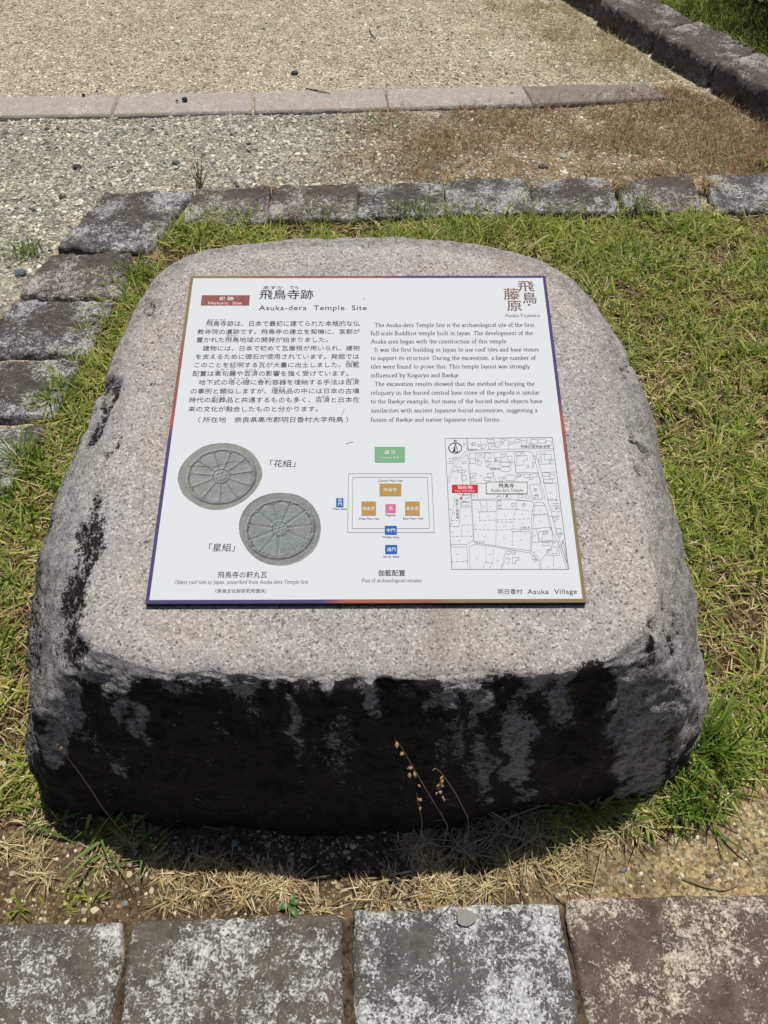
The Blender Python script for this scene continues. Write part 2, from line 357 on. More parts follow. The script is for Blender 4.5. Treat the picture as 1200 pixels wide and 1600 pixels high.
    strk = fbm(x * 16, y * 16, z * 3.5, s=80, o=5)
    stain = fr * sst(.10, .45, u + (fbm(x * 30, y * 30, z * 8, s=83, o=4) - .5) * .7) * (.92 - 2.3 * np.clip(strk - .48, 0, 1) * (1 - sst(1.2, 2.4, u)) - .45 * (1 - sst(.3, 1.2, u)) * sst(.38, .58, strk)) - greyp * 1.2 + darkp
    stain = np.maximum(stain, pits * .66)
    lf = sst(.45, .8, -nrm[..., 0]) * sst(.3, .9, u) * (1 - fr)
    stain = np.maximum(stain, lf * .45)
    stain = np.maximum(stain, sst(2.6, 3.0, u) * .8)
    sidec = np.clip(sst(.08, .5, u) * (.55 + .45 * fr), 0, 1)
    rust = np.clip(blobs([(690, 985, 30, 70, 0, .5), (820, 400, 60, 30, 20, .5), (945, 600, 30, 60, -20, .3), (740, 1010, 12, 40, 0, .3)]), 0, 1) * (1 - sst(.2, .5, u))
    col = np.stack([np.clip(stain, -1, 1.2), sidec, rust], -1).reshape(-1, 3)
    R_ = len(V); i = np.arange(R_ * N).reshape(R_, N); j = np.roll(i, -1, 1)
    f = np.stack([i[:-1], i[1:], j[1:], j[:-1]], -1).reshape(-1, 4)
    cen = R_ * N; VV = np.concatenate([V.reshape(-1, 3), [[c[0], c[1], plane_z(c[0], c[1], OFF)]]]); col = np.concatenate([col, [[0, 0, 0]]])
    tri = np.stack([np.full(N, cen), i[0], j[0]], -1)
    o = mesh_np('monument_stone', VV, [f, tri], M['granite'], col=col, smooth=True, loc=(0, .9, 0))
    tag(o, 'big low pinkish granite boulder with a sawn sloping top and blackened front face', 'stone')
    return V
STONE = make_stone()

# ------------------------------------------------------------------ flat stones: kerbs, pavers, slabs
def slab(name, quad, ztop, thick, mat, rough=.006, edge=.006, res=.010, seed=0, round_=.010, parent=None, knock=.035):
    """quad: TL TR BR BL in plan (x,y); split-faced slab with wandering edges and worn arrises"""
    q = np.array([p[:2] for p in quad]); TL, TR, BR, BL = q
    nu = max(8, int(max(np.linalg.norm(TR - TL), np.linalg.norm(BR - BL)) / res)); nv = max(6, int(max(np.linalg.norm(BL - TL), np.linalg.norm(BR - TR)) / res))
    u, v = np.meshgrid(np.linspace(0, 1, nu + 1), np.linspace(0, 1, nv + 1))
    P = (TL * ((1 - u) * (1 - v))[..., None] + TR * (u * (1 - v))[..., None] + BR * (u * v)[..., None] + BL * ((1 - u) * v)[..., None])
    du = np.minimum(u, 1 - u) * np.linalg.norm(TR - TL); dv = np.minimum(v, 1 - v) * np.linalg.norm(BL - TL)
    x, y = P[..., 0], P[..., 1]
    cen = q.mean(0); wob = np.stack([fbm(x * 18, y * 18, s=seed + 1, o=4) - .5, fbm(x * 18, y * 18, s=seed + 2, o=4) - .5], -1)
    d = np.minimum(du, dv)
    P = P + wob * (edge * 4 * (1 - sst(0, .05, d)))[..., None]
    # knock the corners off
    cdist = np.hypot(du, dv)[..., None]; P = P + (cen - P) * knock * (1 - sst(0, .03, cdist))
    z = ztop + (fbm(x * 12, y * 12, s=seed + 3, o=4) - .5) * rough * 2.2 + (fbm(x * 60, y * 60, s=seed + 4, o=2) - .5) * rough - round_ * (1 - sst(0, round_ * 1.6, d + (noise(x * 60, y * 60, s=seed + 9) - .5) * round_))
    top = np.concatenate([P, z[..., None]], -1)
    i = np.arange(top[..., 0].size).reshape(u.shape)
    f = np.stack([i[:-1, :-1], i[1:, :-1], i[1:, 1:], i[:-1, 1:]], -1).reshape(-1, 4)
    b = np.concatenate([i[0, :-1], i[:-1, -1], i[-1, :0:-1], i[:0:-1, 0]])
    V = top.reshape(-1, 3); nb = len(b); lay = [b]; faces = [f]
    for k, dz in enumerate((.35, 1.0)):
        r = V[b].copy(); r[:, 2] -= thick * dz; r[:, :2] += (fbm(r[:, 0] * 25, r[:, 1] * 25, r[:, 2] * 25, s=seed + 6, o=3) - .5)[:, None] * (r[:, :2] - cen) / np.linalg.norm(r[:, :2] - cen, axis=1, keepdims=True) * edge * 3
        lay.append(np.arange(len(V) + k * nb, len(V) + (k + 1) * nb))
        if k == 0: acc = [r]
        else: acc.append(r)
    Vall = np.concatenate([V] + acc)
    for a, c in zip(lay[:-1], lay[1:]): faces.append(np.stack([a, np.roll(a, -1), np.roll(c, -1), c], -1))
    loc = (cen[0], cen[1], ztop - thick)
    return mesh_np(name, Vall, faces, mat, parent=parent, smooth=True, loc=loc)
def q4(pts, z): return [G(x, y, z) for x, y in pts]
DK, DK2 = lin(70, 62, 58), lin(98, 90, 85)
M['paver_grey'] = lichen_mat('lichened_paver', lin(92, 84, 76), lin(124, 116, 106), lin(228, 226, 220), .195, 1, .85)
M['paver_blue'] = lichen_mat('pale_lichened_paver', lin(88, 83, 79), lin(120, 116, 111), lin(228, 228, 225), .212, 2, .85)
M['paver_warm'] = lichen_mat('warm_lichened_paver', lin(92, 78, 70), lin(128, 112, 100), lin(230, 214, 192), .175, 3, .85)
M['kerb_a'] = lichen_mat('lichened_kerb', lin(74, 66, 62), lin(100, 92, 86), lin(204, 202, 198), .17, 4)
M['kerb_b'] = lichen_mat('brown_kerb', lin(82, 72, 66), lin(108, 98, 90), lin(204, 198, 190), .15, 5)
M['kerb_c'] = lichen_mat('pale_lichened_kerb', lin(78, 73, 70), lin(106, 101, 97), lin(208, 207, 202), .172, 6)
M['wall_stone'] = lichen_mat('wall_stone', lin(76, 67, 62), lin(112, 102, 95), lin(192, 186, 180), .15, 7, .8)
M['strip'] = lichen_mat('pinkish_concrete', lin(186, 174, 160), lin(202, 191, 178), lin(218, 208, 196), .17, 8, .6)
M['strip_dark'] = lichen_mat('darkened_concrete', lin(138, 126, 118), lin(160, 148, 140), lin(200, 190, 180), .12, 9, .6)

zp = .012
for pts, mt, lb, sd_ in (
    ([(-300, 1458), (195, 1440), (150, 1760), (-420, 1760)], 'paver_grey', 'greyish lichened paving stone with one worn corner, left of the wide joint with dirt', 100),
    ([(207, 1437), (533, 1428), (537, 1760), (168, 1760)], 'paver_grey', 'grey brown paving stone with white lichen in front of the left half of the boulder', 110),
    ([(551, 1425), (873, 1411), (934, 1760), (560, 1760)], 'paver_blue', 'palest blue grey paving stone, thickly lichened, between a dirt joint and the brown paver', 120),
    ([(881, 1403), (1380, 1398), (1500, 1760), (950, 1760)], 'paver_warm', 'warm brown paving stone with cream lichen beside the sandy bare soil', 130)):
    tag(slab('paving_stone', q4(pts, zp), zp, .07, M[mt], .009, .003, .006, sd_, .004, knock=.012), lb, 'paving stone', 'paving stones in the front row')
zk = .030
for pts, mt, lb, sd_ in (
    ([(165, 299), (303, 297), (228, 392), (87, 388)], 'kerb_a', 'largest kerb stone, at the corner, left of the black diagonal gap', 140),
    ([(80, 394), (206, 394), (188, 461), (28, 463)], 'kerb_b', 'brownish kerb stone with few lichen spots, next to the corner stone', 150),
    ([(23, 470), (183, 468), (135, 552), (-62, 553)], 'kerb_a', 'dark rough kerb stone with scattered white lichen, left of the boulder top', 160),
    ([(-66, 563), (128, 562), (82, 650), (-135, 655)], 'kerb_a', 'kerb stone cut by the left edge of the photo with a chipped near corner', 170),
    ([(-140, 664), (70, 663), (5, 772), (-220, 772)], 'kerb_c', 'nearest grey kerb stone on the left, mostly hidden by bright grass', 180),
    ([(308, 294), (423, 291), (417, 343), (284, 346)], 'kerb_b', 'dark brown kerb stone just right of the black diagonal gap', 190),
    ([(425, 290), (559, 287), (556, 340), (419, 342)], 'kerb_b', 'dark kerb stone in the back row with a straw filled joint at its left end', 200),
    ([(560, 287), (694, 284), (694, 334), (558, 338)], 'kerb_a', 'speckled back row kerb stone right behind the top of the boulder', 210),
    ([(696, 281), (827, 279), (833, 332), (697, 335)], 'kerb_c', 'palest back row kerb stone with whitish top edge behind the panel emblem', 220),
    ([(828, 279), (951, 276), (969, 330), (834, 332)], 'kerb_a', 'grey kerb stone ending at the left one of two straw filled gaps', 230),
    ([(957, 277), (1082, 274), (1100, 328), (980, 330)], 'kerb_b', 'dark kerb stone standing between the two straw filled gaps', 240),
    ([(1098, 273), (1290, 268), (1300, 327), (1122, 329)], 'kerb_c', 'long whitish grey kerb stone at the right end of the back row', 250)):
    tag(slab('kerb_stone', q4(pts, zk), zk, .09, M[mt], .013, .0025, .006, sd_, .004, knock=.014), lb, 'kerb stone', 'rough kerb stones round the lawn')
zs = .018
for pts, mt, lb, sd_ in (
    ([(-260, 156), (184, 147), (171, 178), (-280, 186)], 'strip', 'pinkish concrete edging slab running out of the photo at the left', 260),
    ([(188, 147), (393, 143), (394, 173), (175, 178)], 'strip', 'pale edging slab with two small dark pebbles lying on it', 270),
    ([(396, 143), (600, 138), (606, 168), (397, 173)], 'strip', 'pale clean edging slab with a thin twig lying across its far edge', 280),
    ([(602, 138), (815, 134), (832, 162), (608, 168)], 'strip', 'light grey edging slab with grass growing along its near side', 290),
    ([(817, 134), (1010, 130), (1040, 152), (834, 162)], 'strip_dark', 'darkened edging slab fading into dry weeds near the low wall', 300)):
    tag(slab('edging_slab', q4(pts, zs), zs, .06, M[mt], .002, .001, .010, sd_, .0025, knock=.004), lb, 'edging slab', 'concrete slabs of the edging strip')
# the low dark wall at upper right: single blocks, each a little out of line
zw = .112
def wp(t, off): p = WALL_A[:2] + wd * t + wn * off; return p
tcuts = [(-1.25, -.68, .02), (-.675, -.16, .0), (-.155, .33, .012), (.335, .78, -.022), (.785, 1.21, -.026), (1.215, 1.70, -.02), (1.705, 2.3, -.022)]
wl = ['farthest block of the low dark wall, beyond the top edge of the photo', 'dark wall block at the top edge of the photo beside the gravel', 'rough wall block just beyond the step in the low wall',
      'wall block that steps forward over the gravel, lichen along its edge', 'broad wall block opposite the end of the edging strip', 'layered dark wall block by the right edge of the photo', 'nearest wall block, leaving the photo at the right']
for k, (a, b, o_) in enumerate(tcuts):
    q = [wp(a, .235 + .03 * random.uniform(-1, 1)), wp(b, .235 + .03 * random.uniform(-1, 1)), wp(b - .01, o_), wp(a + .004, o_)]
    tag(slab('wall_block', q, zw + random.uniform(-.006, .006), .19, M['wall_stone'], .011, .005, .009, 310 + 10 * k, .005), wl[k], 'wall block', 'blocks of the low dark wall')

# ------------------------------------------------------------------ information panel
PW, PH = .6010, .5875
panel = thing('information_panel', 'white bilingual information panel with a coloured border, fixed on the granite boulder', 'sign', tuple(PC))
panel.matrix_world = Matrix(((EX[0], EY[0], PN[0], PC[0]), (EX[1], EY[1], PN[1], PC[1]), (EX[2], EY[2], PN[2], PC[2]), (0, 0, 0, 1)))
H0 = 0.0
class Flat:
    """flat printed shapes gathered in panel coordinates"""
    def __init__(s): s.V = []; s.F = {}; s.n = 0; s.C = []
    def add(s, v, f, h, col=None):
        v = np.asarray(v, float); s.V.append(np.concatenate([v[:, :2], np.full((len(v), 1), h)], 1))
        for q in f: s.F.setdefault(len(q), []).append([i + s.n for i in q])
        s.n += len(v); s.C.append(np.tile(col if col is not None else (0, 0, 0), (len(v), 1)) if col is None or np.ndim(col) == 1 else col)
    def poly(s, pts, h=.0004, col=None): s.add(pts, [list(range(len(pts)))], h, col)
    def line(s, pts, wd_, h=.0004, dash=None, closed=False):
        p = np.asarray(pts, float)
        if closed: p = np.concatenate([p, p[:1]])
        for a, b in zip(p[:-1], p[1:]):
            L = np.linalg.norm(b - a)
            if L < 1e-6: continue
            d = (b - a) / L; nn = np.array([-d[1], d[0]]) * wd_ / 2
            segs = [(0, L)] if not dash else [(t, min(t + dash, L)) for t in np.arange(0, L, dash * 1.5)]
            for t0, t1 in segs:
                e = 0 if dash else wd_ * .4
                A, B = a + d * (t0 - e), a + d * (t1 + e); s.add([A - nn, B - nn, B + nn, A + nn], [[0, 1, 2, 3]], h)
    def build(s, name, mat, col=False, parent=None):
        if not s.n: return
        return mesh_np(name, np.concatenate(s.V), [np.array(v) for v in s.F.values()], mat, parent=parent or panel, col=np.concatenate(s.C) if col else None)
_tc = {}
def glyphs(txt, space=1.0):
    if (txt, space) in _tc: return _tc[(txt, space)]
    cu = bpy.data.curves.new('lettering', 'FONT'); cu.body = txt; cu.size = 1; cu.resolution_u = 3; cu.space_character = space; cu.fill_mode = 'FRONT'
    ob = bpy.data.objects.new('lettering', cu); C.objects.link(ob)
    dg = bpy.context.evaluated_depsgraph_get(); me = bpy.data.meshes.new_from_object(ob.evaluated_get(dg))
    v = np.empty(len(me.vertices) * 3); me.vertices.foreach_get('co', v); v = v.reshape(-1, 3)[:, :2]
    f = [list(p.vertices) for p in me.polygons]
    C.objects.unlink(ob); bpy.data.objects.remove(ob); bpy.data.curves.remove(cu); bpy.data.meshes.remove(me)
    _tc[(txt, space)] = (v, f); return v, f
def put_text(fl, txt, x0, x1, yt, yb, h=.0005, cap=False, bold=0.0, space=1.0):
    """fit the ink of txt between photo columns x0..x1; cap: yt..yb is the capital height"""
    v, f = glyphs(txt, space); a, b = v.min(0), v.max(0)
    A = PP(x0, yb); W = PP(x1, yb)[0] - A[0]; Hh = PP(x0, yt)[1] - A[1]
    if cap: lo, hh = 0.0, glyphs('H')[0][:, 1].max()
    else: lo, hh = a[1], b[1] - a[1]
    q = np.stack([A[0] + (v[:, 0] - a[0]) / (b[0] - a[0]) * W, A[1] + (v[:, 1] - lo) / hh * Hh], -1)
    fl.add(q, f, h)
    if bold:
        fl.add(q + np.array([bold, 0]), f, h + .00004)
# a light humanist serif drawn with a broad pen (x-height .44, cap .66)
def arc(cx, cy, rx, ry, a0, a1, n=9): return [(cx + rx * math.cos(math.radians(a0 + (a1 - a0) * i / (n - 1))), cy + ry * math.sin(math.radians(a0 + (a1 - a0) * i / (n - 1)))) for i in range(n)]
X_, K_, A_, D_ = .44, .66, .72, -.24
def ft(x, y=0, w_=.085): return [(x - w_, y), (x + w_, y)]
def fl_(x, y): return [(x - .085, y - .035), (x, y)]
SER = {
 'a': (.40, [arc(.19, .32, .12, .12, 160, 0) + [(.31, .06), (.36, .01)], [(.31, .27), (.20, .24)] + arc(.18, .12, .12, .12, 100, 330)]),
 'b': (.47, [[(.10, A_), (.10, .02)], fl_(.10, A_), arc(.23, .22, .16, .22, 150, -150, 13)]),
 'c': (.40, [arc(.23, .22, .18, .22, 45, 315, 13)]),
 'd': (.48, [[(.37, A_), (.37, .03), (.45, .01)], fl_(.37, A_), arc(.23, .22, .17, .22, 35, 325, 13)]),
 'e': (.41, [[(.06, .23), (.36, .27)] + arc(.22, .22, .16, .22, 20, 310, 13)]),
 'f': (.29, [arc(.24, .58, .12, .14, 40, 180, 6) + [(.12, 0)], [(.03, X_), (.27, X_)], ft(.12)]),
 'g': (.42, [arc(.20, .29, .13, .15, 0, 360, 13), [(.30, .39), (.41, .42)], [(.14, .15), (.09, .09), (.13, .04), (.30, .0)] + arc(.20, -.11, .16, .11, 40, -220, 12)]),
 'h': (.50, [[(.10, A_), (.10, 0)], fl_(.10, A_), arc(.24, .30, .13, .14, 150, 0, 7) + [(.37, 0)], ft(.10), ft(.38)]),
 'i': (.24, [[(.12, X_), (.12, 0)], fl_(.12, X_), ft(.12), [(.10, .61), (.145, .61)]]),
 'j': (.22, [[(.13, X_), (.13, -.10), (.09, -.2), (.0, -.24)], fl_(.13, X_), [(.11, .61), (.155, .61)]]),
 'k': (.47, [[(.10, A_), (.10, 0)], fl_(.10, A_), [(.12, .2), (.34, .43)], [(.18, .25), (.40, 0)], ft(.10), ft(.40), ft(.33, X_)]),
 'l': (.24, [[(.12, A_), (.12, 0)], fl_(.12, A_), ft(.12)]),
 'm': (.76, [[(.10, X_), (.10, 0)], fl_(.10, X_), arc(.23, .30, .13, .14, 150, 0, 7) + [(.36, 0)], arc(.50, .30, .13, .14, 150, 0, 7) + [(.63, 0)], ft(.10), ft(.37), ft(.64)]),
 'n': (.50, [[(.10, X_), (.10, 0)], fl_(.10, X_), arc(.24, .30, .13, .14, 150, 0, 7) + [(.37, 0)], ft(.10), ft(.38)]),
 'o': (.46, [arc(.23, .22, .18, .22, 0, 360, 17)]),
 'p': (.48, [[(.11, X_), (.11, D_)], fl_(.11, X_), arc(.24, .22, .17, .22, 150, -150, 13), ft(.11, D_)]),
 'q': (.48, [[(.38, X_), (.38, D_)], arc(.23, .22, .17, .22, 35, 325, 13), ft(.38, D_)]),
 'r': (.35, [[(.10, X_), (.10, 0)], fl_(.10, X_), [(.11, .32), (.18, .41), (.25, .43), (.31, .40)], ft(.10)]),
 's': (.34, [arc(.17, .33, .11, .11, 40, 220, 7) + arc(.17, .11, .12, .11, 60, -140, 8)]),
 't': (.30, [[(.13, .56), (.13, .08), (.18, .01), (.28, .04)], [(.03, X_), (.27, X_)]]),
 'u': (.50, [[(.10, X_), (.10, .12)] + arc(.22, .12, .12, .12, 180, 330, 6), [(.37, X_), (.37, .03), (.46, .01)], fl_(.10, X_), fl_(.37, X_)]),
 'v': (.44, [[(.05, X_), (.22, 0)], [(.22, 0), (.39, X_)], ft(.06, X_, .07), ft(.39, X_, .06)]),
 'w': (.66, [[(.05, X_), (.20, 0)], [(.20, 0), (.33, X_)], [(.33, X_), (.47, 0)], [(.47, 0), (.61, X_)], ft(.06, X_, .07), ft(.61, X_, .06)]),
 'x': (.44, [[(.05, X_), (.39, 0)], [(.38, X_), (.05, 0)], ft(.07, X_, .06), ft(.38, X_, .06), ft(.06, 0, .06), ft(.38, 0, .06)]),
 'y': (.44, [[(.05, X_), (.23, .02)], [(.40, X_), (.20, -.10), (.10, -.24), (.03, -.22)], ft(.06, X_, .07), ft(.40, X_, .06)]),
 'z': (.40, [[(.05, X_), (.35, X_), (.05, 0), (.36, 0)]]),
 'A': (.66, [[(.06, 0), (.33, K_)], [(.33, K_), (.60, 0)], [(.16, .24), (.50, .24)], ft(.07), ft(.59)]),
 'B': (.54, [[(.12, K_), (.12, 0)], [(.04, K_), (.28, K_)] + arc(.28, .51, .13, .15, 90, -90, 7) + [(.12, .36)], [(.28, .36)] + arc(.28, .18, .18, .18, 90, -90, 7) + [(.04, 0)]]),
 'D': (.68, [[(.12, K_), (.12, 0)], [(.04, K_), (.28, K_)] + arc(.28, .33, .33, .33, 90, -90, 11) + [(.04, 0)]]),
 'F': (.50, [[(.12, K_), (.12, 0)], [(.04, K_), (.46, K_), (.46, .57)], [(.12, .36), (.38, .36)], ft(.12)]),
 'I': (.28, [[(.14, K_), (.14, 0)], ft(.14), ft(.14, K_)]),
 'J': (.28, [[(.15, K_), (.15, .0), (.10, -.12), (.0, -.17)], ft(.15, K_)]),
 'K': (.64, [[(.12, K_), (.12, 0)], [(.14, .32), (.46, K_)], [(.22, .38), (.58, 0)], ft(.12), ft(.12, K_), ft(.47, K_), ft(.57)]),
 'O': (.70, [arc(.35, .33, .31, .34, 0, 360, 21)]),
 'P': (.52, [[(.12, K_), (.12, 0)], [(.04, K_), (.28, K_)] + arc(.28, .49, .18, .17, 90, -90, 8) + [(.14, .32)], ft(.12)]),
 'S': (.46, [arc(.23, .50, .15, .16, 30, 230, 8) + arc(.23, .17, .17, .17, 60, -150, 9)]),
 'T': (.60, [[(.30, K_), (.30, 0)], [(.04, .57), (.05, K_), (.55, K_), (.56, .57)], ft(.30)]),
 '.': (.22, [[(.085, .03), (.135, .03)]]), ',': (.22, [[(.11, .05), (.10, -.02), (.05, -.10)]]), '-': (.30, [[(.05, .21), (.25, .21)]]), '·': (.30, [[(.12, .25), (.17, .25)]]), ' ': (.25, [])}
def serif_text(fl, txt, x0, x1, cap_px, yb, h=.0005, wt=1.0):
    V, F_, x = [], [], 0.0
    for ch in txt:
        adv, st = SER[ch]
        for s in st:
            p = np.array(s, float) + [x, 0]; m = len(p)
            t = np.gradient(p, axis=0); L = np.linalg.norm(t, axis=1, keepdims=True); t = t / np.maximum(L, 1e-9)
            if len(s) == 2 and abs(s[0][1] - s[1][1]) < .001 and abs(s[0][0] - s[1][0]) < .06: wv = np.full(m, .075)     # dots
            else: wv = .030 + .052 * np.abs(t[:, 1] * .94 - t[:, 0] * .34)
            nn = np.stack([-t[:, 1], t[:, 0]], -1) * (wv * wt / 2)[:, None]
            b0 = len(V); V += list(p + nn) + list(p - nn)
            F_ += [[b0 + i, b0 + m + i, b0 + m + i + 1, b0 + i + 1] for i in range(m - 1)]
        x += adv + .028
    V = np.array(V); A = PP(x0, yb); W = PP(x1, yb)[0] - A[0]; Hh = PP(x0, yb - cap_px)[1] - A[1]
    sx = W / (V[:, 0].max() - V[:, 0].min())
    fl.add(np.stack([A[0] + (V[:, 0] - V[:, 0].min()) * sx, A[1] + V[:, 1] / K_ * Hh], -1), F_, h)

# board: a thin plate with the coloured border printed round its rim
def box_xy(x0, x1, y0, y1, z0, z1):
    v = [(x, y, z) for z in (z0, z1) for x, y in ((x0, y0), (x1, y0), (x1, y1), (x0, y1))]
    return np.array(v), np.array([[0, 3, 2, 1], [0, 1, 5, 4], [1, 2, 6, 5], [2, 3, 7, 6], [3, 0, 4, 7]]), np.array([[4, 5, 6, 7]])
v, fs, ft_ = box_xy(-PW / 2, PW / 2, -PH / 2, PH / 2, -.0095, 0.0)
mesh_np('backing_plate', v, [fs, ft_], M['edge'], parent=panel)
b_ = .0052
v, fs, ft_ = box_xy(-PW / 2 + b_, PW / 2 - b_, -PH / 2 + b_, PH / 2 - b_, .0001, .0008)
mesh_np('white_face', v, [fs, ft_], M['white'], parent=panel)
H1, H2, H3 = .0011, .0014, .0017
OL, MR, PU, OR = lin(138, 122, 92), lin(148, 92, 88), lin(82, 74, 116), lin(170, 96, 78)
def border():
    fl = Flat(); per = []
    def side(a, b, na, nb, stops):
        n = 60
        for k in range(n):
            t0, t1 = k / n, (k + 1) / n
            c_ = lambda t: np.array([np.interp(t, [s[0] for s in stops], [s[1][j] for s in stops]) for j in range(3)])
            P0, P1, Q0, Q1 = a + (b - a) * t0, a + (b - a) * t1, na + (nb - na) * t0, na + (nb - na) * t1
            fl.add([P0, P1, Q1, Q0], [[0, 1, 2, 3]], .0005, np.array([c_(t0), c_(t1), c_(t1), c_(t0)]))
    o = [np.array(p) for p in ((-PW / 2, PH / 2), (PW / 2, PH / 2), (PW / 2, -PH / 2), (-PW / 2, -PH / 2))]
    i = [np.array(p) for p in ((-PW / 2 + b_, PH / 2 - b_), (PW / 2 - b_, PH / 2 - b_), (PW / 2 - b_, -PH / 2 + b_), (-PW / 2 + b_, -PH / 2 + b_))]
    side(o[0], o[1], i[0], i[1], [(0, OL), (.12, OL), (.2, MR), (.5, MR), (.62, PU), (1, PU)])
    side(o[1], o[2], i[1], i[2], [(0, PU), (.42, PU), (.5, OR), (.56, MR), (.66, MR), (.74, OL), (1, OL)])
    side(o[2], o[3], i[2], i[3], [(0, OL), (.30, OL), (.36, MR), (.46, OR), (.55, OR), (.6, PU), (1, PU)])
    side(o[3], o[0], i[3], i[0], [(0, PU), (.45, PU), (.5, OR), (.56, MR), (.7, MR), (.78, OL), (1, OL)])
    fl.build('border', M['print'], True)
border()
z1 = lambda x, y: (280 + x / 4, 420 + y / 4); z2 = lambda x, y: (560 + x / 3.75, 420 + y / 3.75); z3 = lambda x, y: (220 + x / 3.75, 670 + y / 3.75)
z4 = lambda x, y: (500 + x / 6, 670 + y / 6); z5 = lambda x, y: (680 + x / 4.8, 670 + y / 4.8)
def T(fl, zf, txt, x0, x1, yt, yb, **k): a, b = zf(x0, yt), zf(x1, yb); put_text(fl, txt, a[0], b[0], a[1], b[1], **k)
def rect(fl, zf, x0, y0, x1, y1, h=H1): fl.poly([PP(*zf(x0, y1)), PP(*zf(x1, y1)), PP(*zf(x1, y0)), PP(*zf(x0, y0))], h)
# heading
fl = Flat(); T(fl, z1, 'あすか', 525, 652, 110, 130, h=H1); T(fl, z1, 'でら', 690, 745, 110, 130, h=H1); T(fl, z1, '飛鳥寺跡', 500, 838, 133, 193, h=H1, bold=.0003); T(fl, z1, 'Asuka-dera  Temple  Site', 498, 1172, 232, 261, h=H1, cap=True, space=1.1)
fl.build('heading', M['ink'])
fl = Flat(); fl.poly([PP(*z1(*p)) for p in ((135, 232), (437, 232), (443, 168), (143, 168))], H1); plate = fl.build('heading_plate', M['maroon'])
fl = Flat(); T(fl, z1, '史 跡', 248, 340, 177, 201, h=H2, bold=.0003); T(fl, z1, 'Historic  Site', 183, 390, 209, 226, h=H2, cap=True); fl.build('plate_lettering', M['ink_white'], parent=plate)
# Japanese text
fl = Flat()
for t, x0, x1, yt, yb in (('飛鳥寺跡は、日本で最初に建てられた本格的な仏', 167, 1128, 328, 362), ('教寺院の遺跡です。飛鳥寺の建立を契機に、宮都が', 113, 1128, 380, 412), ('置かれた飛鳥地域の開発が始まりました。', 107, 930, 430, 463), ('建物には、日本で初めて瓦屋根が用いられ、建物', 147, 1128, 483, 515),
    ('を支えるために礎石が使用されています。発掘では', 102, 1124, 535, 568), ('このことを証明する瓦が大量に出土しました。伽藍', 95, 1126, 587, 620), ('配置は高句麗や百済の影響を強く受けています。', 83, 1058, 640, 674), ('地下式の塔心礎に舎利容器を埋納する手法は百済', 121, 1126, 695, 728),
    ('の事例と類似しますが、埋納品の中には日本の古墳', 70, 1126, 750, 784), ('時代の副葬品と共通するものも多く、百済と日本在', 62, 1125, 805, 839), ('来の文化が融合したものと分かります。', 56, 866, 862, 896), ('（ 所在地　奈良県高市郡明日香村大字飛鳥 ）', 118, 1055, 928, 964)):
    T(fl, z1, t, x0, x1, yt, yb, h=H1)
for t, x0, x1, yt, yb in (('あすか でら', 180, 290, 317, 327), ('あすか', 298, 362, 417, 427), ('がらん', 1045, 1122, 576, 586), ('こうくり', 225, 345, 627, 637), ('くだら', 415, 482, 628, 638), ('とうしんそ', 315, 432, 683, 692), ('しゃり', 503, 568, 683, 692), ('くだら', 1048, 1118, 685, 694), ('まいのう', 585, 660, 740, 749), ('ふくそう', 212, 285, 792, 801), ('くだら', 868, 935, 795, 804)):
    T(fl, z1, t, x0, x1, yt, yb, h=H1)
fl.build('japanese_text', M['ink'])
# English text
fl = Flat()
for t, x0, x1, yb in (('The Asuka-dera Temple Site is the archaeological site of the first', 95, 1030, 343), ('full-scale Buddhist temple built in Japan. The development of the', 73, 1022, 391), ('Asuka area began with the construction of this temple.', 73, 872, 439), ('It was the first building in Japan to use roof tiles and base stones', 95, 1058, 487),
    ('to support its structure. During the excavation, a large number of', 73, 1042, 536), ('tiles were found to prove this. This temple layout was strongly', 73, 1005, 586), ('influenced by Koguryo and Baekje.', 73, 592, 637), ('The excavation results showed that the method of burying the', 95, 1032, 688),
    ('reliquary in the buried central base stone of the pagoda is similar', 73, 1062, 739), ('to the Baekje example, but many of the buried metal objects have', 73, 1078, 790), ('similarities with ancient Japanese burial accessories, suggesting a', 73, 1048, 843), ('fusion of Baekje and native Japanese ritual forms.', 73, 832, 897)):
    a, b = z2(x0, yb), z2(x1, yb); serif_text(fl, t, a[0], b[0], 22 / 3.75, a[1], H1, 1.15)
fl.build('english_text', M['ink'])
# emblem, brown to mauve
em = tag(link(bpy.data.objects.new('emblem', None), panel)); 
for nm, t, x0, x1, yt, yb, c_ in (('emblem_letter', '飛', 935, 1030, 75, 136, lin(150, 112, 108)), ('emblem_letter', '鳥', 963, 1045, 140, 206, lin(128, 92, 104)), ('emblem_letter', '・', 992, 1005, 208, 219, lin(110, 84, 100)), ('emblem_letter', '藤', 853, 945, 115, 184, lin(158, 122, 104)), ('emblem_letter', '原', 872, 958, 190, 250, lin(140, 104, 96))):
    fl = Flat(); T(fl, z2, t, x0, x1, yt, yb, h=H1, bold=.0006)
    o = fl.build(nm, M['print'], parent=em); a = o.data.attributes.new('tint', 'FLOAT_COLOR', 'POINT')
    co = np.empty(len(o.data.vertices) * 3); o.data.vertices.foreach_get('co', co); yy = co.reshape(-1, 3)[:, 1]; tt = (yy - yy.min()) / (np.ptp(yy) + 1e-9)
    cc = c_[None] * tt[:, None] + np.array(lin(120, 88, 92))[None] * (1 - tt)[:, None]
    a.data.foreach_set('color', np.concatenate([cc, np.ones((len(cc), 1))], 1).astype(np.float32).ravel())
fl = Flat(); a, b = z2(858, 284), z2(1062, 284); serif_text(fl, 'Asuka·Fujiwara', a[0], b[0], 17 / 3.75, a[1], H1, 1.1); fl.build('emblem_caption', M['ink_soft'])
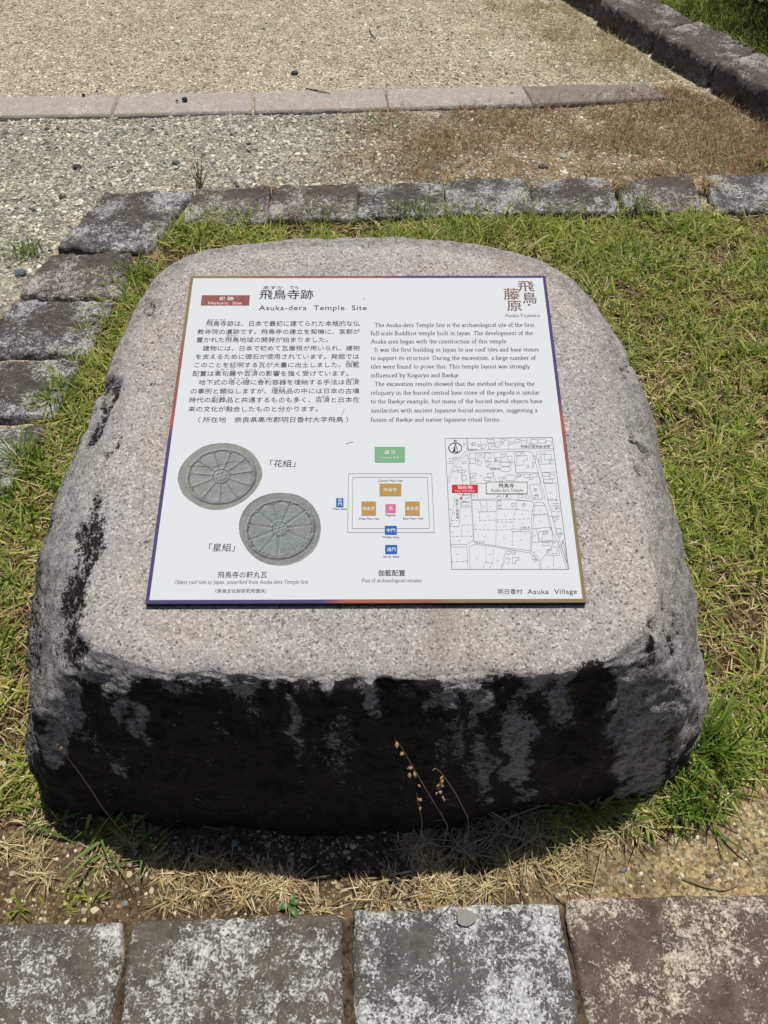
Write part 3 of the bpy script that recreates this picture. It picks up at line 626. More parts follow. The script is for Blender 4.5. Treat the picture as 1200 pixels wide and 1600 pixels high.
# captions under the tile pictures
for t, x0, x1, yt, yb in (('「花組」', 757, 905, 184, 226), ('「星組」', 398, 550, 674, 720), ('飛鳥寺の軒丸瓦', 450, 740, 838, 876), ('〈奈良文化財研究所提供〉', 435, 738, 940, 965)):
    fl = Flat(); T(fl, z3, t, x0, x1, yt, yb, h=H1); fl.build('caption', M['ink'])
fl = Flat(); a, b = z3(196, 910), z3(980, 910); serif_text(fl, 'Oldest roof tiles in Japan, unearthed from Asuka-dera Temple Site', a[0], b[0], 20 / 3.75, a[1], H1)
fl.build('caption', M['ink'])
# printed pictures of two round eaves tiles
def tile_picture(label, outline, boss, rx, ry, rin, ang0, npet, colr, raised, seed):
    out = np.array([PP(*z3(*p)) for p in outline]); c = PP(*z3(*boss)); ax = PP(*z3(boss[0] + rx, boss[1]))[0] - c[0]; ay = c[1] - PP(*z3(boss[0], boss[1] + ry))[1]
    d = out - c; a = np.arctan2(d[:, 1], d[:, 0]); o = np.argsort(a); a, r = a[o], np.hypot(d[:, 0], d[:, 1])[o]
    N, R_ = 400, 90; th = np.linspace(-math.pi, math.pi, N, endpoint=False)
    ro = np.interp(th, np.r_[a - 2 * math.pi, a, a + 2 * math.pi], np.r_[r, r, r]); k = np.hanning(25); k /= k.sum(); ro = np.convolve(np.r_[ro[-12:], ro, ro[:12]], k, 'valid') * (1 + .012 * (noise(np.cos(th) * 14, np.sin(th) * 14, s=seed) - .5))
    s = np.linspace(0, 1, R_ + 1)[1:, None]; X = c[0] + s * ro * np.cos(th); Y = c[1] + s * ro * np.sin(th)
    q = np.hypot((X - c[0]) / ax, (Y - c[1]) / ay); an = np.arctan2((Y - c[1]) / ay, (X - c[0]) / ax)
    ph = ((an - ang0) / (2 * math.pi) * npet) % 1.0; dl = np.abs(ph - .5) * 2          # 1 at a divider
    # relief of the photographed tile
    rimw = sst(1.0, 1.07, q) - .35 * sst(1.22, 1.3, q)
    pet = (1 - dl**6) * sst(rin * 1.05, rin * 1.3, q)
    tip = 1 - sst(.93 - .10 * dl**3, .99 - .10 * dl**3, q)
    h = .8 * rimw + .5 * pet * tip * (q < 1.0)
    if raised: h = h * .9 + .55 * np.exp(-((1 - dl) * q * 8) ** 2) * (q > rin) * (q < .98) + .5 * np.exp(-(((q - .97) / .05) ** 2 + (np.abs(ph - .5) * 2 * 5) ** 2)) 
    h = h + .75 * (1 - sst(rin * .92, rin * 1.0, q)) - .3 * (1 - sst(rin * .80, rin * .88, q))
    for k_ in range(7):
        aa = k_ * math.pi / 3 + .4; rr = 0 if k_ == 6 else rin * .55
        h = h + (.5 if raised else -.35) * (1 - sst(rin * .10, rin * .22, np.hypot((X - c[0]) / ax - rr * math.cos(aa), (Y - c[1]) / ay - rr * math.sin(aa))))
    h = h + (fbm(X * 300, Y * 300, s=seed, o=4) - .5) * .30
    gx = np.gradient(h, axis=1) / (np.gradient(X, axis=1) ** 2 + np.gradient(Y, axis=1) ** 2) ** .5 ; gr = np.gradient(h, axis=0) / (ro / R_)
    tx = -np.sin(th); tyy = np.cos(th); dx = gx * tx + gr * np.cos(th); dy = gx * tyy + gr * np.sin(th)
    val = 1 + np.clip((-dy * .8 + dx * .45) * .0030 * -1, -.55, .45) + (fbm(X * 120, Y * 120, s=seed + 5, o=3) - .5) * .25
    val = val * (1 - .25 * sst(1.0, .97, q) * sst(.90, .97, q))
    inn = (q > rin * 1.02) & (q < 1.0)
    qt = .95 - .16 * dl**4 - (.05 * np.exp(-(dl / .12) ** 2) if not raised else 0)
    val = val * (1 - .34 * np.exp(-((q - qt) / .016) ** 2)) * (1 - (.38 if not raised else .22) * np.exp(-(((1 - dl) * q - .035) / .035) ** 2) * inn)
    val = val * (1 + .16 * np.exp(-((q - qt + .05) / .03) ** 2) * inn) * (1 - .30 * np.exp(-((q - rin) / .018) ** 2)) * (1 - .3 * np.exp(-((q - 1.05) / .02) ** 2))
    if not raised:                                                        # the crack across the upper petals
        cl = c[1] + ay * (.42 + .12 * (X - c[0]) / ax + .05 * np.sin((X - c[0]) / ax * 5) + .06 * (fbm(X * 150, Y * 0, s=3) - .5))
        val = val * (1 - .6 * np.exp(-((Y - cl) / .0007) ** 2) * (np.abs(X - c[0] + ax * .1) < ax * .92))
    col = np.clip(val, .25, 1.6)[..., None] * colr
    V = np.stack([X, Y, np.full(X.shape, H1)], -1).reshape(-1, 3); i = np.arange(N * R_).reshape(R_, N); j = np.roll(i, -1, 1)
    f = np.stack([i[:-1], i[1:], j[1:], j[:-1]], -1).reshape(-1, 4); V = np.concatenate([V, [[c[0], c[1], H1]]]); tri = np.stack([np.full(N, N * R_), i[0], j[0]], -1)
    o = mesh_np('tile_picture', V, [f, tri], M['print'], parent=panel, col=np.concatenate([col.reshape(-1, 3), [col[0, 0]]])); o['label'] = label
tile_picture('printed picture of the cracked round tile with heart-tipped petals', [(217, 280), (240, 215), (300, 150), (360, 110), (450, 88), (540, 92), (620, 120), (660, 150), (690, 195), (710, 240), (712, 275), (695, 325), (660, 375), (600, 425), (530, 460), (450, 477), (370, 465), (310, 435), (250, 385), (225, 330)], (470, 277), 196, 160, .24, .18, 11, lin(141, 146, 139), False, 400)
tile_picture('printed picture of the round tile with bead-tipped petals and raised ribs', [(575, 590), (585, 520), (620, 455), (690, 405), (760, 382), (830, 378), (910, 388), (980, 425), (1030, 485), (1053, 560), (1050, 630), (1025, 700), (960, 760), (880, 795), (800, 803), (720, 785), (650, 740), (600, 670)], (815, 586), 196, 172, .23, .13, 11, lin(134, 141, 138), True, 410)
# plan of the temple
fl = Flat()
for p in ([(268, 424), (1047, 424), (1071, 974), (259, 974)], [(309, 460), (1006, 458), (1026, 937), (303, 938)]): fl.line([PP(*z4(*q)) for q in p], .00062, H1, closed=True)
plan = fl.build('temple_plan', M['ink_line'])
for nm, mt, L in (('green_block', 'green', [(513, 174, 797, 318)]), ('tan_block', 'tan', [(558, 517, 762, 634)]), ('tan_block', 'tan', [(390, 685, 525, 816)]), ('tan_block', 'tan', [(798, 685, 935, 816)]), ('pink_block', 'pink', [(613, 709, 711, 791)]), ('blue_block', 'blue', [(608, 913, 720, 996)]), ('blue_block', 'blue', [(611, 1092, 724, 1177)]), ('blue_block', 'blue', [(152, 654, 220, 738)])):
    fl = Flat(); [rect(fl, z4, *r, h=H2) for r in L]; fl.build(nm, M[mt], parent=plan)
for t, x0, x1, yt, yb in (('講 堂', 605, 707, 207, 242), ('中金堂', 598, 717, 560, 594), ('西金堂', 402, 512, 735, 769), ('東金堂', 808, 922, 735, 769), ('塔', 645, 682, 732, 769), ('中門', 626, 703, 938, 975), ('南門', 630, 708, 1117, 1154), ('西', 170, 203, 663, 691), ('門', 170, 203, 698, 729)):
    fl = Flat(); T(fl, z4, t, x0, x1, yt, yb, h=H3, bold=.0002); fl.build('block_lettering', M['ink_white'], parent=plan)
fl = Flat(); T(fl, z4, 'Lecture Hall', 575, 737, 266, 283, h=H3, cap=True); fl.build('block_lettering', M['ink_white'], parent=plan)
for t, x0, x1, yb in (('Central Main Hall', 546, 773, 499), ('West Main Hall', 362, 556, 855), ('Pagoda', 614, 710, 820), ('East Main Hall', 780, 968, 854), ('Middle Gate', 587, 743, 1028), ('South Gate', 594, 743, 1210), ('West Gate', 118, 252, 763)):
    fl = Flat(); T(fl, z4, t, x0, x1, yb - 19, yb, h=H1, cap=True); fl.build('plan_caption', M['ink'], parent=plan)
fl = Flat(); T(fl, z4, '伽藍配置', 545, 797, 1326, 1383, h=H1, bold=.0002); fl.build('plan_caption', M['ink'], parent=plan); fl = Flat(); a, b = z4(392, 1440), z4(953, 1440); serif_text(fl, 'Plan of archaeological remains', a[0], b[0], 30 / 6, a[1], H1)
fl.build('plan_caption', M['ink'], parent=plan)
# map
fl = Flat(); lw = .00042
fl.line([PP(*z5(*p)) for p in ((73, 75), (877, 68), (1000, 1056), (125, 1056))], .0008, H1, closed=True); smap = fl.build('street_map', M['ink_line'])
fl = Flat(); mp = lambda pts: [PP(*z5(*p)) for p in pts]
for p in ([(235, 75), (238, 150), (232, 172), (165, 232), (130, 285), (88, 400)], [(245, 75), (247, 165), (540, 155), (770, 152), (890, 148)], [(96, 415), (140, 300), (180, 240), (243, 192), (250, 300), (262, 410), (270, 545), (278, 700), (286, 840), (270, 852), (240, 868), (113, 870)], [(254, 184), (600, 172), (700, 172), (728, 182), (742, 215), (790, 400), (815, 490), (826, 540)], [(890, 164), (775, 170), (757, 178), (762, 215), (815, 400), (850, 560), (900, 740), (950, 900), (998, 1050)], [(254, 184), (264, 400), (275, 540), (290, 842), (300, 858), (450, 878), (540, 895), (715, 916), (722, 905), (735, 700), (748, 556), (800, 550), (825, 575), (850, 660), (880, 780), (930, 880), (985, 1054)],
          [(275, 532), (448, 528), (485, 495)], [(275, 540), (450, 538), (600, 534), (724, 545), (738, 562), (722, 660), (712, 905)], [(244, 1055), (238, 888), (120, 888)], [(262, 1055), (256, 884), (300, 868), (450, 888), (540, 905), (712, 932), (780, 1000), (786, 1055)], [(715, 918), (742, 932), (790, 990), (797, 1055)], [(725, 855), (872, 846), (880, 868), (860, 900), (790, 990)], [(438, 180), (446, 230), (430, 300), (442, 370), (462, 400)], [(592, 172), (594, 250), (606, 300), (604, 400)], [(446, 250), (540, 250), (596, 256), (604, 330), (770, 332), (790, 410)], [(264, 412), (385, 412)], [(306, 420), (316, 524)], [(705, 425), (780, 415), (808, 528), (725, 535), (705, 425)], [(772, 268), (895, 264)], [(800, 330), (905, 326)], [(815, 415), (910, 408)], [(460, 605), (610, 605), (608, 538)], [(608, 540), (725, 545)], [(740, 580), (825, 578)], [(150, 500), (112, 735), (180, 735), (190, 590), (190, 552), (262, 548)], [(160, 496), (265, 496)], [(190, 590), (270, 588)], [(120, 610), (100, 605)], [(725, 645), (845, 640)], [(725, 752), (758, 750), (868, 738), (885, 838), (775, 845), (757, 752)], [(830, 950), (930, 950), (920, 840)], [(850, 660), (935, 655)], [(870, 560), (925, 562)], [(575, 752), (712, 760)], [(575, 772), (712, 776)], [(530, 905), (495, 1055)], [(495, 1055), (530, 970), (560, 975), (545, 1020)], [(320, 625), (455, 622)], [(335, 545), (352, 625)], [(384, 545), (392, 622)], [(240, 95), (242, 160), (345, 162), (340, 92)], [(545, 75), (548, 155)], [(690, 75), (700, 150)], [(440, 75), (446, 156)], [(90, 262), (140, 260)], [(130, 320), (200, 330), (205, 420)], [(950, 830), (990, 1010)], [(968, 820), (945, 880), (985, 1000)], [(940, 890), (958, 840), (972, 880), (985, 960)]):
    fl.line(mp(p), lw, H1)
for p in ([(458, 545), (456, 690), (454, 876)], [(580, 770), (578, 890)], [(330, 690), (455, 686), (725, 676)], [(332, 625), (330, 690)], [(290, 756), (455, 762), (575, 756)], [(456, 702), (585, 702)], [(610, 606), (586, 662), (584, 755)], [(612, 606), (716, 620)], [(200, 724), (276, 722)], [(200, 724), (196, 808)], [(122, 808), (284, 808)], [(120, 690), (186, 690)], [(380, 888), (380, 1000), (350, 1054)], [(436, 900), (434, 1000), (400, 1054)], [(380, 1000), (430, 1012)], [(885, 950), (888, 1055)], [(122, 1000), (246, 994)], [(735, 580), (730, 640)], [(300, 690), (296, 755)], [(740, 655), (836, 645), (860, 735)], [(905, 414), (915, 530)], [(725, 775), (722, 850)]):
    fl.line(mp(p), lw * 1.1, H1, dash=.0042)
rb = random.Random(5)
for (x, y, w_, h_) in ((290, 115, 26, 18), (325, 128, 16, 14), (275, 120, 14, 12), (365, 135, 40, 32), (420, 135, 42, 40), (415, 95, 50, 26), (478, 120, 50, 40), (510, 95, 34, 30), (575, 110, 40, 28), (620, 95, 36, 26), (665, 110, 34, 40), (740, 100, 50, 36), (800, 95, 48, 30), (850, 110, 40, 34), (720, 120, 24, 22), (218, 120, 14, 16), (120, 235, 30, 24), (150, 225, 26, 20), (320, 215, 36, 50), (395, 215, 42, 60), (360, 205, 22, 30), (280, 245, 40, 36), (285, 350, 44, 28), (285, 385, 30, 26), (330, 260, 30, 30), (400, 265, 36, 34), (412, 350, 44, 30), (390, 380, 50, 24), (470, 230, 44, 22), (515, 205, 40, 26), (560, 225, 32, 34), (455, 238, 12, 18), (635, 188, 60, 22), (650, 240, 80, 70), (640, 345, 30, 30), (625, 355, 26, 26), (500, 380, 44, 30), (560, 370, 60, 44), (690, 355, 50, 26), (735, 360, 60, 40), (695, 285, 14, 22), (740, 250, 20, 90), (800, 200, 40, 30), (845, 215, 50, 40), (785, 240, 22, 20), (870, 245, 36, 24), (835, 345, 60, 26), (875, 360, 40, 34), (845, 395, 70, 24), (215, 255, 30, 18), (180, 300, 36, 24), (215, 325, 30, 24), (215, 370, 36, 34), (225, 565, 60, 22), (230, 522, 56, 44), (285, 498, 22, 16), (540, 508, 56, 28), (480, 520, 30, 24), (482, 588, 24, 20), (640, 508, 40, 22), (690, 515, 30, 20), (480, 560, 26, 34), (755, 512, 40, 22), (760, 498, 16, 12), (895, 600, 40, 44), (915, 580, 24, 36), (925, 610, 22, 30), (905, 680, 40, 30), (925, 770, 40, 40), (940, 800, 26, 30), (808, 800, 66, 54), (830, 780, 36, 24), (865, 752, 14, 16), (828, 866, 52, 24), (890, 855, 24, 18), (893, 912, 40, 50), (850, 920, 24, 26), (555, 932, 34, 26), (592, 930, 20, 30), (602, 988, 48, 44), (738, 968, 22, 26), (752, 990, 22, 16)):
    a = rb.uniform(-6, 6); cs, sn = math.cos(math.radians(a)), math.sin(math.radians(a)); hw, hh = w_ / 2, h_ / 2
    p = [(-hw, -hh), (hw, -hh), (hw, hh), (-hw, hh)]
    if rb.random() < .55: cx_, cy_ = rb.uniform(-.4, .3) * hw, rb.uniform(-.4, .3) * hh; p = [(-hw, -hh), (hw, -hh), (hw, cy_), (cx_, cy_), (cx_, hh), (-hw, hh)]
    fl.line([PP(*z5(x + u * cs - v_ * sn, y + u * sn + v_ * cs)) for u, v_ in p], lw, H1, closed=True)
for cx_, cy_, rx, ry in ((525, 268, 46, 17), (528, 305, 40, 20), (585, 572, 14, 12)): fl.line([PP(*z5(*p)) for p in arc(cx_, cy_, rx, ry, 0, 360, 17)], lw, H1)
for cx_, cy_, rx in ((752, 460, 13), (665, 574, 13)):
    fl.line([PP(*z5(*p)) for p in arc(cx_, cy_, rx, rx * .9, 0, 360, 17)], lw, H1); T(fl, z5, 'P', cx_ - 4, cx_ + 5, cy_ - 7, cy_ + 7, h=H1)
for (x, y) in ((310, 603), (395, 657), (525, 656), (652, 642), (375, 722), (520, 730), (648, 712), (372, 814), (518, 822), (645, 836), (232, 657), (242, 770), (180, 843), (165, 940), (125, 775), (315, 975), (410, 945), (470, 992), (535, 1010), (770, 917), (845, 1038), (930, 1038), (785, 610), (790, 693), (155, 373), (875, 296)):
    fl.line(mp([(x - 6, y - 4), (x - 6, y + 5)]), lw, H1); fl.line(mp([(x + 6, y - 4), (x + 6, y + 5)]), lw, H1)
for (x, y) in ((365, 588), (415, 586), (140, 635), (125, 715), (640, 768), (745, 802), (866, 482), (346, 355), (395, 290), (172, 314)): fl.line(mp([(x - 6, y - 4), (x, y + 4), (x + 6, y - 4)]), lw, H1)
for t, x0, x1, yt, yb in (('104.9', 250, 312, 150, 164), ('107.2', 297, 368, 842, 858), ('108.5', 640, 706, 735, 750), ('107.8', 848, 915, 528, 543), ('飛鳥公簡易郵便局', 640, 860, 126, 147), ('安居院', 410, 486, 292, 311)): T(fl, z5, t, x0, x1, yt, yb, h=H1)
for k, ch in enumerate('蘇我入鹿首塚'): T(fl, z5, ch, 152 + k, 174 + k, 530 + k * 25.5, 551 + k * 25.5, h=H1)
fl.build('map_lines', M['ink_line'], parent=smap)
fl = Flat(); fl.line([PP(*z5(*p)) for p in arc(150, 147, 49, 38, 0, 360, 33)], .0011, H2); fl.poly(mp([(130, 180), (150, 172), (150, 112)]), H2); fl.line(mp([(150, 112), (172, 182), (150, 172)]), .0008, H2); T(fl, z5, 'N', 141, 158, 86, 102, h=H2, bold=.0004); fl.build('north_arrow', M['ink'], parent=smap)
fl = Flat(); rect(fl, z5, 383, 403, 690, 490, H2); fl.build('name_plate', M['white'], parent=smap)
fl = Flat(); fl.line(mp([(383, 403), (690, 403), (690, 490), (383, 490)]), .0010, H3, closed=True); fl.poly([PP(*z5(*p)) for p in arc(537, 506, 9, 7, 0, 342, 12)][::-1], H3); fl.build('name_plate_rim', M['green_line'], parent=smap)
fl = Flat(); rect(fl, z5, 125, 422, 320, 483, H2); fl.line(mp([(215, 483), (193, 524)]), .001, H2); fl.poly([PP(*z5(*p)) for p in arc(193, 524, 10, 8, 0, 342, 12)][::-1], H2); fl.build('location_plate', M['red'], parent=smap)
fl = Flat(); T(fl, z5, '現在地', 167, 278, 430, 458, h=H3, bold=.0002); T(fl, z5, 'You are here', 145, 297, 463, 476, h=H3, cap=True); fl.build('location_lettering', M['ink_white'], parent=smap)
fl = Flat(); T(fl, z5, '飛鳥寺', 475, 592, 413, 447, h=H3); a, b = z5(415, 474), z5(658, 474); serif_text(fl, 'Asuka-dera Temple', a[0], b[0], 19 / 4.8, a[1], H3); fl.build('name_lettering', M['ink'], parent=smap)
fl = Flat(); T(fl, z5, '明日香村', 470, 655, 1203, 1243, h=H1); T(fl, z5, 'Asuka  Village', 692, 1063, 1205, 1240, h=H1, cap=True, space=1.06); fl.build('publisher_name', M['ink'])
# small scuffs and droppings on the face
for x, y, dx, dy in ((568, 466, 1, 4), (540, 694, 12, -3), (534, 650, 4, -10)):
    fl = Flat(); fl.line([PP(x, y), PP(x + dx, y + dy)], .0006, H2); fl.build('scuff_mark', M['ink_soft'])

# ------------------------------------------------------------------ grass and straw
def blades(P, az_, el0, curl, L, Wd, col, name, mat, col_tip=1.25, parent=None, loc=None, roll=None):
    n = len(P); segs = 3; tt = np.linspace(0, 1, segs + 1)
    pos = np.zeros((n, segs + 1, 3)); pos[:, 0] = P
    for k in range(segs):
        e = el0 - curl * (k + .3) / segs; st = (L / segs)[:, None] * np.stack([np.cos(e) * np.cos(az_), np.cos(e) * np.sin(az_), np.sin(e)], -1); pos[:, k + 1] = pos[:, k] + st
    gz = zfield(pos[..., 0], pos[..., 1]) + .002; pos[..., 2] = np.maximum(pos[..., 2], gz)
    roll = RNG.normal(0, .5, n) if roll is None else roll
    sdir = np.stack([-np.sin(az_) * np.cos(roll), np.cos(az_) * np.cos(roll), np.sin(roll)], -1)
    wk = np.array([.75, 1.0, .7])
    Vt = np.zeros((n, 7, 3))
    for k in range(3):
        Vt[:, 2 * k] = pos[:, k] - sdir * (Wd * wk[k] / 2)[:, None]; Vt[:, 2 * k + 1] = pos[:, k] + sdir * (Wd * wk[k] / 2)[:, None]
    Vt[:, 6] = pos[:, 3]
    base = (np.arange(n) * 7)[:, None]
    qd = np.concatenate([base + np.array([[0, 1, 3, 2]]), base + np.array([[2, 3, 5, 4]])]); tr = base + np.array([[4, 5, 6]])
    cc = np.repeat(col[:, None], 7, 1)
    return mesh_np(name, Vt.reshape(-1, 3), [qd, tr], mat, col=np.clip(cc.reshape(-1, 3), 0, 1), parent=parent, loc=loc)
SFOOT = np.array(FOOT)
def scatter(poly, n, dens=None, avoid=True):
    p = np.array(poly); lo, hi = p.min(0), p.max(0); out = []
    tot = 0
    while tot < n:
        q = lo + RNG.random((n * 2, 2)) * (hi - lo); k = inside(q, poly)
        if avoid: k &= ~inside(q, FOOT)
        q = q[k]
        if dens is not None: q = q[RNG.random(len(q)) < dens(q[:, 0], q[:, 1])]
        out.append(q); tot += len(q)
        if len(q) == 0: break
    q = np.concatenate(out)[:n]; return np.concatenate([q, zfield(q[:, 0], q[:, 1])[:, None]], 1)
def pick(cols, n, var=.25):
    cols = np.array(cols); c = cols[RNG.integers(0, len(cols), n)]; return c * (1 + RNG.uniform(-var, var, (n, 1)))
GREENS = [lin(144, 164, 62), lin(162, 176, 74), lin(124, 150, 54), lin(176, 184, 92), lin(192, 194, 110), lin(106, 136, 50)]
OLIVE = [lin(196, 190, 118), lin(208, 196, 134), lin(178, 172, 98)]
STRAW = [lin(206, 184, 136), lin(184, 158, 112), lin(218, 202, 160), lin(152, 126, 86), lin(172, 150, 102)]
LV = [p for p in LAWN]
dl = lambda x, y: np.clip(.06 + 2.5 * (fbm(x * 5.5, y * 5.5, s=91, o=5, g=.6) - .37), .04, 1) * (1 - .8 * np.exp(-(((x - .79) / .14) ** 2 + ((y - 1.02) / .13) ** 2))) * (1 - .6 * np.exp(-(((x - .98) / .22) ** 2 + ((y - 1.5) / .12) ** 2)))
lawn_clip = [(max(min(x, 1.62), -1.35), y) for x, y in LV]
def lawn():
    # tufted: blades radiate from crowns
    n = 18500; cr = scatter(lawn_clip, n, dl, False); k = RNG.integers(4, 11, n); P = np.repeat(cr, k, 0); m = len(P)
    sp = np.repeat(RNG.uniform(.75, 1.35, n), k)
    P[:, :2] += RNG.normal(0, .005, (m, 2)); P[:, 2] -= .002
    ci = np.repeat(RNG.integers(0, len(GREENS), n), k); col = np.array(GREENS)[ci] * RNG.uniform(.65, 1.3, (m, 1))
    dry = RNG.random(m) < .20; col[dry] = pick(OLIVE, dry.sum())
    blades(P, RNG.uniform(0, 2 * math.pi, m), RNG.uniform(.25, 1.25, m), RNG.uniform(.2, 1.3, m), np.clip(RNG.gamma(6, .0075, m), .014, .095) * sp, np.clip(RNG.gamma(7, .00055, m), .002, .0075), col, 'lawn_grass', M['blade'])
    o = bpy.data.objects['lawn_grass']; tag(o, 'patchy green lawn grass growing round the granite boulder', 'grass', kind='stuff')
    m = 48000; P = scatter(lawn_clip, m, None, False); P[:, 2] += RNG.uniform(0, .018, m)
    blades(P, RNG.uniform(0, 2 * math.pi, m), RNG.uniform(-.15, .35, m), RNG.uniform(-.3, .5, m), RNG.uniform(.015, .06, m), RNG.uniform(.0016, .0034, m), pick(STRAW + [lin(120, 98, 62)] * 2, m), 'dead_grass', M['straw'])
    tag(bpy.data.objects['dead_grass'], 'dead straw coloured grass lying between the green blades of the lawn', 'dead grass', kind='stuff')
lawn()
def far_lawn():
    n = 60000; q = np.stack([RNG.uniform(.9, 3.4, n * 2), RNG.uniform(3.0, 6.2, n * 2)], -1); q = q[(wall_side(q[:, 0], q[:, 1]) > .235)][:n]; n = len(q)
    P = np.concatenate([q, zfield(q[:, 0], q[:, 1])[:, None]], 1)
    blades(P, RNG.uniform(0, 2 * math.pi, n), RNG.uniform(.5, 1.4, n), RNG.uniform(.2, 1.2, n), RNG.uniform(.03, .09, n), RNG.uniform(.002, .004, n), pick(GREENS + [lin(150, 150, 70), lin(170, 160, 90)], n), 'upper_lawn_grass', M['blade'])
    tag(bpy.data.objects['upper_lawn_grass'], 'bright green grass on the raised ground behind the low dark wall', 'grass', kind='stuff')
far_lawn()
def dry_zone():
    d = lambda x, y: np.clip((.03 + 2.2 * (fbm(x * 6, y * 6, s=95, o=4) - .40) + .55 * sst(.2, 1.4, x)) * sst(-.55, .5, x + .5 * (fbm(x * 4, y * 4, s=96) - .5)), .0, 1)
    n = 22000; P = scatter(DRY, n, d, False); 
    col = pick([lin(184, 162, 122), lin(160, 134, 98), lin(208, 190, 150), lin(164, 122, 92), lin(152, 148, 96), lin(134, 110, 80), lin(218, 204, 168), lin(120, 100, 76), lin(158, 104, 74), lin(128, 134, 76)], n)
    blades(P, RNG.uniform(0, 2 * math.pi, n), RNG.uniform(.0, 1.2, n), RNG.uniform(-.2, .9, n), RNG.uniform(.02, .07, n), RNG.uniform(.001, .0024, n), col, 'dry_weeds', M['straw'])
    tag(bpy.data.objects['dry_weeds'], 'brown dried out weeds on the gravel between the edging strip and the kerb', 'dry weeds', kind='stuff')
    strip = px_poly([(600, 0), (880, 5), (1065, 128), (1000, 130), (640, 133)])
    n = 4200; P = scatter(strip, n, lambda x, y: np.clip(.9 * (fbm(x * 7, y * 7, s=97) - .38) + .14, 0, 1) * sst(-.75, -.05, wall_side(x, y)), False)
    blades(P, RNG.uniform(0, 2 * math.pi, n), RNG.uniform(.0, 1.2, n), RNG.uniform(-.2, .9, n), RNG.uniform(.02, .06, n), RNG.uniform(.001, .0024, n), pick([lin(196, 178, 130), lin(176, 156, 110), lin(160, 156, 96), lin(150, 130, 96)], n), 'sparse_weeds', M['straw'])
    tag(bpy.data.objects['sparse_weeds'], 'thin weeds sprouting from the gravel along the foot of the low wall', 'weeds', kind='stuff')
dry_zone()
def fore_straw():
    ps = []
    for c_, r_, n in (((150, 1345), (90, 40), 500), ((330, 1385), (70, 28), 420), ((440, 1390), (110, 32), 700), ((250, 1370), (60, 30), 250), ((720, 1350), (120, 40), 1100), ((640, 1385), (80, 26), 420), ((860, 1330), (60, 34), 340), ((590, 1405), (60, 14), 200), ((980, 1290), (60, 30), 200), ((40, 1300), (50, 30), 150), ((960, 1265), (40, 20), 140)):
        # a few clumps each
        n = int(n * .72); k = max(3, n // 60); cc = np.stack([c_[0] + RNG.normal(0, r_[0] * .6, k), c_[1] + RNG.normal(0, r_[1] * .6, k)], -1)
        j = RNG.integers(0, k, n); ps.append(cc[j] + RNG.normal(0, 1, (n, 2)) * [10, 6])
    q = np.concatenate(ps); q = q[q[:, 1] < 1428]; P = G(q[:, 0], q[:, 1], 0.0); P[:, 2] = zfield(P[:, 0], P[:, 1]) + RNG.uniform(0, .012, len(P)); n = len(P)
    blades(P, RNG.uniform(0, 2 * math.pi, n), RNG.uniform(-.1, .75, n), RNG.uniform(-.2, .9, n), RNG.uniform(.016, .05, n), RNG.uniform(.0011, .0023, n), pick([lin(222, 202, 154), lin(200, 176, 128), lin(234, 220, 180), lin(178, 150, 106), lin(160, 134, 96)], n), 'cut_straw', M['straw'])
    tag(bpy.data.objects['cut_straw'], 'bleached straw lying on the soil between the boulder and the paving', 'straw', kind='stuff')
fore_straw()
# individual tufts, each a thing of its own
def tuft(name, label, cat, px, py, n, L, Wd, cols, el_=(.5, 1.4), curl=(.2, 1.2), spread=.02, group=None, az_=None, z=None, mat='blade'):
    p = G(px, py, 0); p[2] = zfield(p[0], p[1]) if z is None else z; P = np.tile(p, (n, 1)); P[:, :2] += RNG.normal(0, spread, (n, 2)) * [1, .6]
    a = RNG.uniform(0, 2 * math.pi, n) if az_ is None else RNG.normal(az_, .5, n)
    o = blades(P, a, RNG.uniform(*el_, n), RNG.uniform(*curl, n), L * RNG.uniform(.55, 1.15, n), Wd * RNG.uniform(.7, 1.2, n), pick(cols, n), name, M[mat], loc=tuple(p))
    return tag(o, label, cat, group)
TG = 'tufts of grass at the foot of stones'
FRESH = [lin(96, 126, 40), lin(112, 142, 50), lin(128, 150, 62), lin(84, 112, 36)]
SHADE = [lin(128, 136, 92), lin(150, 148, 112), lin(110, 122, 76)]
